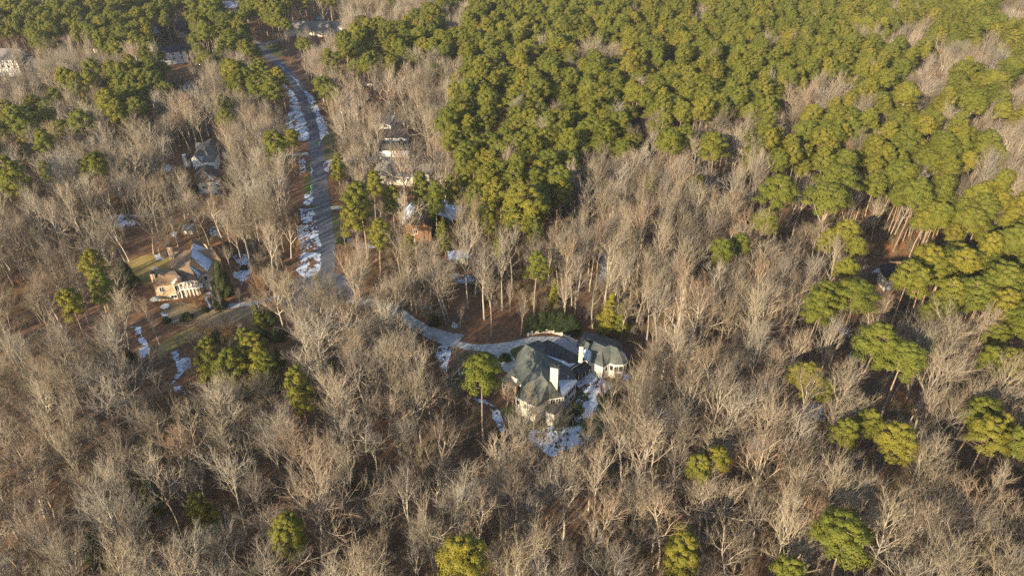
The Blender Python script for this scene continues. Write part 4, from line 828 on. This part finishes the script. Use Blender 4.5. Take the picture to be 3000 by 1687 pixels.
# ---- traced bare trees: foot and top in photo pixels, crown width factor
BT = [(1480,1240,1090,.6),(1565,1310,1150,.6),(1660,1310,1165,.8),(1715,1320,1190,.8),(1700,1400,1230,.9),(1800,1200,1060,.8),(1350,1120,990,.7),(1545,1235,1105,.8),(1607,1262,1150,.75),(1640,1345,1180,.9),(1780,1230,1085,1.1),(953,1143,850,1.65),(1206,1213,957,1.2),(1154,1072,849,1.1),(1025,948,820,.9),(1221,919,749,1.1),(1315,944,700,1.3),(1419,936,700,1.1),
 (1440,985,760,.9),(1110,1226,990,.8),(1025,1151,957,1.0),(480,1047,850,.8),(383,1043,832,1.1),(451,745,566,1.2),(379,765,600,.9),(522,722,575,1.1),(588,706,554,1.0),(708,786,645,.9),(681,805,710,.8),(658,927,832,.7),(710,919,840,.7),(742,905,830,.7),
 (1284,1444,1181,1.3),(1109,1432,1228,1.1),(1577,1444,1250,1.2),(1380,1110,1010,1.0),(1525,985,870,.8),(1650,960,800,.9),(1737,960,780,1.0),(1860,965,740,1.1),(280,1180,960,1.3),(740,1230,1070,1.5),(1500,1230,1120,.8),(870,440,370,.8),(850,425,350,.9),(1000,420,320,.9)]
for fx, fy, ty, wf in BT:
    q = at(fx, fy); lo_, hi_ = 5., 40.
    for _ in range(24):
        h = (lo_+hi_)/2; Y_ = proj(q.x, q.y, h)[1]
        if Y_ > ty: lo_ = h
        else: hi_ = h
    h = min(32, (lo_+hi_)/2); p = BARE[(2 if wf > 1.15 else rnd.choice([0, 1, 3, 4, 6]))]; zs = h/p.H
    trees.append(['bare', q.x, q.y, p, zs*wf, zs, rnd.uniform(0, 6.28), True])
ORD = ['first', 'second', 'third', 'fourth', 'fifth', 'sixth', 'seventh', 'eighth', 'ninth', 'tenth', 'eleventh', 'twelfth', 'thirteenth', 'fourteenth', 'fifteenth', 'sixteenth', 'seventeenth', 'eighteenth', 'nineteenth', 'twentieth']
def ordn(i):
    if i < 20: return ORD[i]
    tens = {2: 'twenty', 3: 'thirty', 4: 'forty', 5: 'fifty', 6: 'sixty'}[(i+1)//10]
    return tens+'-'+ORD[(i+1) % 10-1] if (i+1) % 10 else {2: 'twentieth', 3: 'thirtieth', 4: 'fortieth', 5: 'fiftieth', 6: 'sixtieth'}[(i+1)//10]
LM = [(1610,1090,'the cream mansion'),(540,800,'the tan brick house'),(1343,1654,'the bottom centre pine'),(2492,1613,'the large bottom right pine'),(1996,1600,'the stacked bottom pines'),(2070,1365,'the paired small pines'),(425,1427,'the round lower left pine'),
      (588,1470,'the slim lower left pine'),(834,1560,'the tall lower left pine'),(2590,1265,'the lower right pine trio'),(2900,1260,'the right edge pine clump'),(2335,1105,'the flat-topped broad pine'),(660,1035,'the brick house lawn pines'),(1700,1230,'the snowy mansion lawn'),
      (525,1090,'the lower left snow strip'),(10,1640,'the bottom left corner'),(2990,1680,'the bottom right corner'),(10,1150,'the left edge middle'),(955,700,'the road end'),(1800,950,'the cone-shaped pines'),(2610,800,'the hillside slate house'),(1222,640,'the cedar sided house'),
      (590,480,'the white gabled house'),(920,360,'the road bend'),(1165,430,'the dark hipped garage'),(2150,740,'the small middle pines'),(2590,1000,'the right wood clearing'),(1500,500,'the pine wood corner'),(2280,540,'the large mid-right pine'),(2980,900,'the right edge middle'),(1700,1660,'the bottom edge middle'),(300,650,'the left snow clearing')]
DIRS = ['right of', 'below right of', 'below', 'below left of', 'left of', 'above left of', 'above', 'above right of']
used = set()
def size_word(t_):
    h = t_[3].H*t_[5]; r = t_[3].r*t_[4]
    return ('towering' if h > 26 else 'tall' if h > 22 else 'middling' if h > 17 else 'short'), ('broad' if r > 5.6 else 'rounded' if r > 4.2 else 'narrow')
def label_all(L_, noun):
    groups = {}
    for t_ in L_:
        X, Y, Z = proj(t_[1], t_[2], t_[3].H*t_[5]*.7)
        k = min(range(len(LM)), key=lambda i: (LM[i][0]-X)**2+(LM[i][1]-Y)**2)
        a = math.atan2(Y-LM[k][1], X-LM[k][0]); d = int(round(a/(math.pi/4))) % 8
        groups.setdefault((k, d), []).append((math.hypot(X-LM[k][0], Y-LM[k][1]), id(t_), t_))
    out = {}
    for (k, d), g in groups.items():
        g.sort(key=lambda e: e[:2])
        for i, (_, _, t_) in enumerate(g):
            a, b_ = size_word(t_)
            nth = 'nearest ' if i == 0 and len(g) > 1 else (ordn(i)+' nearest ' if len(g) > 1 else 'just ')
            out[id(t_)] = '%s %s %s, %s%s %s' % (a, b_, noun, nth, DIRS[d], LM[k][2])
    return out
def plant(name, p, x, y, sx, sz, rot, label, cat, group=None):
    r = empty(name, (x, y, 0), label, cat, group); r.rotation_euler = (rnd.gauss(0, .035), rnd.gauss(0, .035), rot); r.scale = (sx, sx, sz)
    link('trunk', p.trunk, r); link('crown', p.crown, r); return r
def stuff(name, label, cat, L_):
    """one object: a point cloud whose geometry nodes stand a whole plant on every point"""
    me = bpy.data.meshes.new(name); me.vertices.add(len(L_)); me.vertices.foreach_set('co', np.array([(t_[1], t_[2], 0) for t_ in L_], dtype=np.float32).ravel())
    ps = list({id(t_[3]): t_[3] for t_ in L_}.values())
    for nm_, ty, vals in (('kind_index', 'INT', [ps.index(t_[3]) for t_ in L_]), ('turn', 'FLOAT_VECTOR', [(rnd.gauss(0, .035), rnd.gauss(0, .035), t_[6]) for t_ in L_]), ('size', 'FLOAT_VECTOR', [(t_[4], t_[4], t_[5]) for t_ in L_])):
        at_ = me.attributes.new(nm_, ty, 'POINT'); at_.data.foreach_set('value' if ty == 'INT' else 'vector', np.array(vals, dtype=np.int32 if ty == 'INT' else np.float32).ravel())
    o = link(name, me); tag(o, label, cat, kind='stuff')
    ng = bpy.data.node_groups.new(name, 'GeometryNodeTree'); ng.interface.new_socket('Geometry', in_out='INPUT', socket_type='NodeSocketGeometry'); ng.interface.new_socket('Geometry', in_out='OUTPUT', socket_type='NodeSocketGeometry')
    N_ = ng.nodes.new; gi = N_('NodeGroupInput'); go = N_('NodeGroupOutput'); jn = N_('GeometryNodeJoinGeometry')
    def attr(nm_, ty): a = N_('GeometryNodeInputNamedAttribute'); a.data_type = ty; a.inputs[0].default_value = nm_; return a.outputs[0]
    ki = attr('kind_index', 'INT'); tu = attr('turn', 'FLOAT_VECTOR'); sz = attr('size', 'FLOAT_VECTOR')
    for i, p in enumerate(ps):
        oi = N_('GeometryNodeObjectInfo'); oi.inputs['Object'].default_value = p.join(); oi.inputs['As Instance'].default_value = True
        cmpn = N_('FunctionNodeCompare'); cmpn.data_type = 'INT'; cmpn.operation = 'EQUAL'; ng.links.new(ki, cmpn.inputs[2]); cmpn.inputs[3].default_value = i
        ip = N_('GeometryNodeInstanceOnPoints'); ng.links.new(gi.outputs[0], ip.inputs['Points']); ng.links.new(cmpn.outputs[0], ip.inputs['Selection']); ng.links.new(oi.outputs['Geometry'], ip.inputs['Instance'])
        e2r = N_('FunctionNodeEulerToRotation'); ng.links.new(tu, e2r.inputs[0]); ng.links.new(e2r.outputs[0], ip.inputs['Rotation']); ng.links.new(sz, ip.inputs['Scale']); ng.links.new(ip.outputs[0], jn.inputs[0])
    ng.links.new(jn.outputs[0], go.inputs[0])
    md = o.modifiers.new('scatter', 'NODES'); md.node_group = ng
    return o
def seen(t_):
    X, Y, Z = proj(t_[1], t_[2], t_[3].H*t_[5]*.75); return 20 < X < 2980 and 20 < Y < 1690
for kind, nm_, cat, grp, far in (('bare', 'bare_tree', 'bare tree', 'leafless hardwood trees of the wood', 'leafless hardwood trees filling the wood farther back'), ('pine', 'pine_tree', 'pine tree', 'olive green pines among the bare trees', 'olive green pine wood covering the upper part of the view')):
    L_ = [t_ for t_ in trees if t_[0] == kind]
    front = [t_ for t_ in L_ if t_[7] and seen(t_)]
    rest = sorted([t_ for t_ in L_ if not t_[7] and seen(t_)], key=lambda t_: proj(t_[1], t_[2], 15)[2])
    front = (front+rest)[:300]; ids = {id(t_) for t_ in front}
    lab = label_all(front, nm_.replace('_', ' '))
    for t_ in front: plant(nm_, t_[3], t_[1], t_[2], t_[4], t_[5], t_[6], lab[id(t_)], cat, grp)
    stuff('hardwood_forest' if kind == 'bare' else 'pine_forest', far, 'forest', [t_ for t_ in L_ if id(t_) not in ids])
    print(kind, len(L_), len(front))
# ---- other evergreens and yard plants, each with its own label
def P_(name, proto, px, py, s, sz, label, cat, group=None): q = at(px, py); plant(name, proto, q.x, q.y, s, sz, rnd.uniform(0, 6.28), label, cat, group)
P_('young_pine', CONE[0], 1767, 990, 1.05, 1.12, 'larger cone-shaped young pine behind the mansion east wing', 'pine tree')
P_('young_pine', CONE[1], 1810, 985, .95, .85, 'smaller cone-shaped young pine right of its taller neighbour', 'pine tree')
P_('young_pine', CONE[1], 1620, 905, .6, .8, 'slim green young pine among trunks above the mansion hedge', 'pine tree')
P_('young_pine', CONE[0], 990, 1185, .75, .7, 'bright green young pine in the woods left of the split tree', 'pine tree')
P_('young_pine', CONE[0], 825, 1090, .6, .7, 'small green young pine right of the lawn pines', 'pine tree')
P_('young_pine', CONE[1], 765, 960, .65, .6, 'narrow green young pine in shade above the lawn pines', 'pine tree')
P_('young_pine', CONE[1], 1275, 690, .8, .9, 'dark green young pine right of the cedar sided house', 'pine tree')
P_('young_pine', CONE[0], 1300, 700, .7, .6, 'bright young pine below the blue snowy barn roof', 'pine tree')
for i, (px, py, s, sz, lb) in enumerate([(383,838,1.3,.95,'dark cedar on the gold lawn left of the brick house'),(398,1085,1.0,.7,'dark cedar beside the snow below the brick house'),(660,868,1.4,1.15,'tall dark magnolia-like evergreen at the brick garage'),(648,905,.9,.8,'dark evergreen just below the garage evergreen'),
    (300,1640,1.4,.8,'dark evergreen near the bottom left above the edge'),(478,96+12,1.6,1.1,'left one of two big cedars left of the slate gabled house'),(500,110,1.5,1.0,'right one of two big cedars left of the slate gabled house'),(566,108,1.6,1.2,'big dark cedar right of the slate gabled house'),(440,125,1.2,1.0,'dark cedar below the snowy roofed cottage'),
    (470,150,1.2,.9,'dark cedar above the white boxy house'),(160,268,1.1,.9,'dark cedar left of the mid-left pines'),(110,300,1.2,1.0,'dark cedar over the left edge pines'),(570,565,1.0,.6,'dark round evergreen at the wing house corner'),(690,540,1.2,.6,'dark shrubby evergreen right of the wing house'),(720,30,1.6,1.6,'tall dark cedar right of the distant snowy house')]):
    P_('cedar_tree', CEDAR[i % 3], px, py, s, sz, lb, 'evergreen')
for i, (px, py, s, sz, lb) in enumerate([(1560,965,1.0,.7,'lit left end clump of the hedge behind the stone wall'),(1590,960,1.1,.75,'lit second clump of the hedge behind the stone wall'),(1617,958,1.0,.75,'lit right clump of the hedge behind the stone wall'),(1645,963,1.1,.8,'shaded hedge clump right of the lit hedge'),(1675,972,1.1,.8,'shaded hedge clump nearest the east wing'),
    (549,935,.75,.32,'round dark clipped bush on the dormant lawn'),(601,912,.5,.25,'small green bush by the garage snow strip'),(489,944,.5,.3,'small dark bush at the lawn corner near the fence'),(716,789,.45,.25,'dark bush in the snow right of the brick house'),(1480,1052,.7,.25,'dark planting bed bush left of the court'),(1690,1205,.7,.35,'dark bush on the snowy mansion lawn'),
    (1655,1235,1.0,.45,'big dark bush in front of the mansion bay'),(1000,712,.8,.35,'dark bush at the lower right drive stub'),(1460,1300,.8,.5,'dark holly below the mansion left snow'),(970,1090,.9,.6,'dark holly in the centre left wood'),(640,1000,.9,.5,'dark holly behind the lawn pines'),(760,1000,1.2,.7,'large dark holly right of the lawn pines'),(200,1110,1.3,.7,'dark holly thicket left of the lower snow'),
    (100,1130,1.2,.6,'dark holly near the left edge'),(1785,1180,.9,.5,'dark holly beside the garden stairs'),(1270,950,.7,.5,'dark holly above the driveway snow'),(820,990,1.0,.6,'dark evergreen by the spreading oak'),(795,950,.9,.8,'dark evergreen left of the spreading oak')]):
    P_('evergreen_shrub', HOLLY[i % 2], px, py, s, sz, lb, 'shrub')
for i, (px, py, s, sz, lb) in enumerate([(667,1004,.9,.85,'russet fan-shaped small tree right of the brown bush'),(615,985,1.1,.6,'low russet bush above the lawn pines'),(590,960,.9,.5,'low russet bush left of the russet tree'),(781,886,.9,1.5,'tall russet vase-shaped tree at the road end'),(578,905,1.1,.55,'brown bush between brick house and clipped bush'),(595,885,.8,.5,'brown bush below the porch columns'),
    (870,735,.9,.7,'brown bush beside the lowest snowy verge'),(895,500+20,.8,.4,'dark brown hedge left of the road'),(870,500,.9,.5,'brown hedge left of the snow patch'),(1010,590,1.3,.9,'large brown shrub right of the road'),(985,560,1.1,.7,'brown shrub nearest the road on its right'),(990,345,1.3,1.2,'round tan bushy tree right of the snowy bend'),(285,105,1.5,1.8,'russet leaved tree in the upper left pines'),(275,90,1.2,1.6,'second russet leaved tree in the upper left pines')]):
    P_('russet_shrub', RUST[i % 2], px, py, s, sz, lb, 'shrub')
# ---- undergrowth: brush and thin young stems all through the wood
OPEN = LAWNS_D+LAWNS_Y+LAWNS_T+STUBS+[COURT]+SNOW[:11]+SNOW[15:17]+SNOW[19:24]
und = []
for x, y in lattice(3.4, 55, 420):
    if blocked(x, y, 1.0): continue
    if noise.noise(Vector((x*.05, y*.05, 8))) < -.18: continue
    X, Y, Z = proj(x, y, 2)
    gx, gy, _ = proj(x, y, 0)
    if any_in(gx, gy, OPEN) or (any_in(X, Y, CLEAR) and rnd.random() < .45): continue
    big = rnd.random() < .12
    if big: p = rnd.choice(SLIM); und.append(['u', x, y, p, rnd.uniform(.35, .6), rnd.uniform(.35, .6), rnd.uniform(0, 6.28)])
    else: p = rnd.choice(BRUSH); und.append(['u', x, y, p, rnd.uniform(.6, 1.3), rnd.uniform(.5, 1.2), rnd.uniform(0, 6.28)])
stuff('undergrowth', 'brown leafless brush and saplings covering the forest floor', 'undergrowth', und)
print('undergrowth', len(und))

# ------------------------------------------------------------------ the air
hz = MB(); X0, X1_, Y0, Y1_, Zb, Zt = -1500, 1500, -600, 2400, -1.0, 150.0
vs = [(X0,Y0,Zb),(X1_,Y0,Zb),(X1_,Y1_,Zb),(X0,Y1_,Zb),(X0,Y0,Zt),(X1_,Y0,Zt),(X1_,Y1_,Zt),(X0,Y1_,Zt)]
hz.add(vs, [(3,2,1,0),(4,5,6,7),(0,1,5,4),(1,2,6,5),(2,3,7,6),(3,0,4,7)])
m = bpy.data.materials.new('haze_air'); m.use_nodes = True; t = m.node_tree
t.nodes.remove(t.nodes['Principled BSDF']); pv = t.nodes.new('ShaderNodeVolumePrincipled')
pv.inputs['Color'].default_value = (0.92, 0.95, 1.0, 1); pv.inputs['Density'].default_value = 0.00008; pv.inputs['Anisotropy'].default_value = 0.2
t.links.new(pv.outputs[0], t.nodes['Material Output'].inputs['Volume'])
o = hz.build('haze', m); o['kind'] = 'stuff'
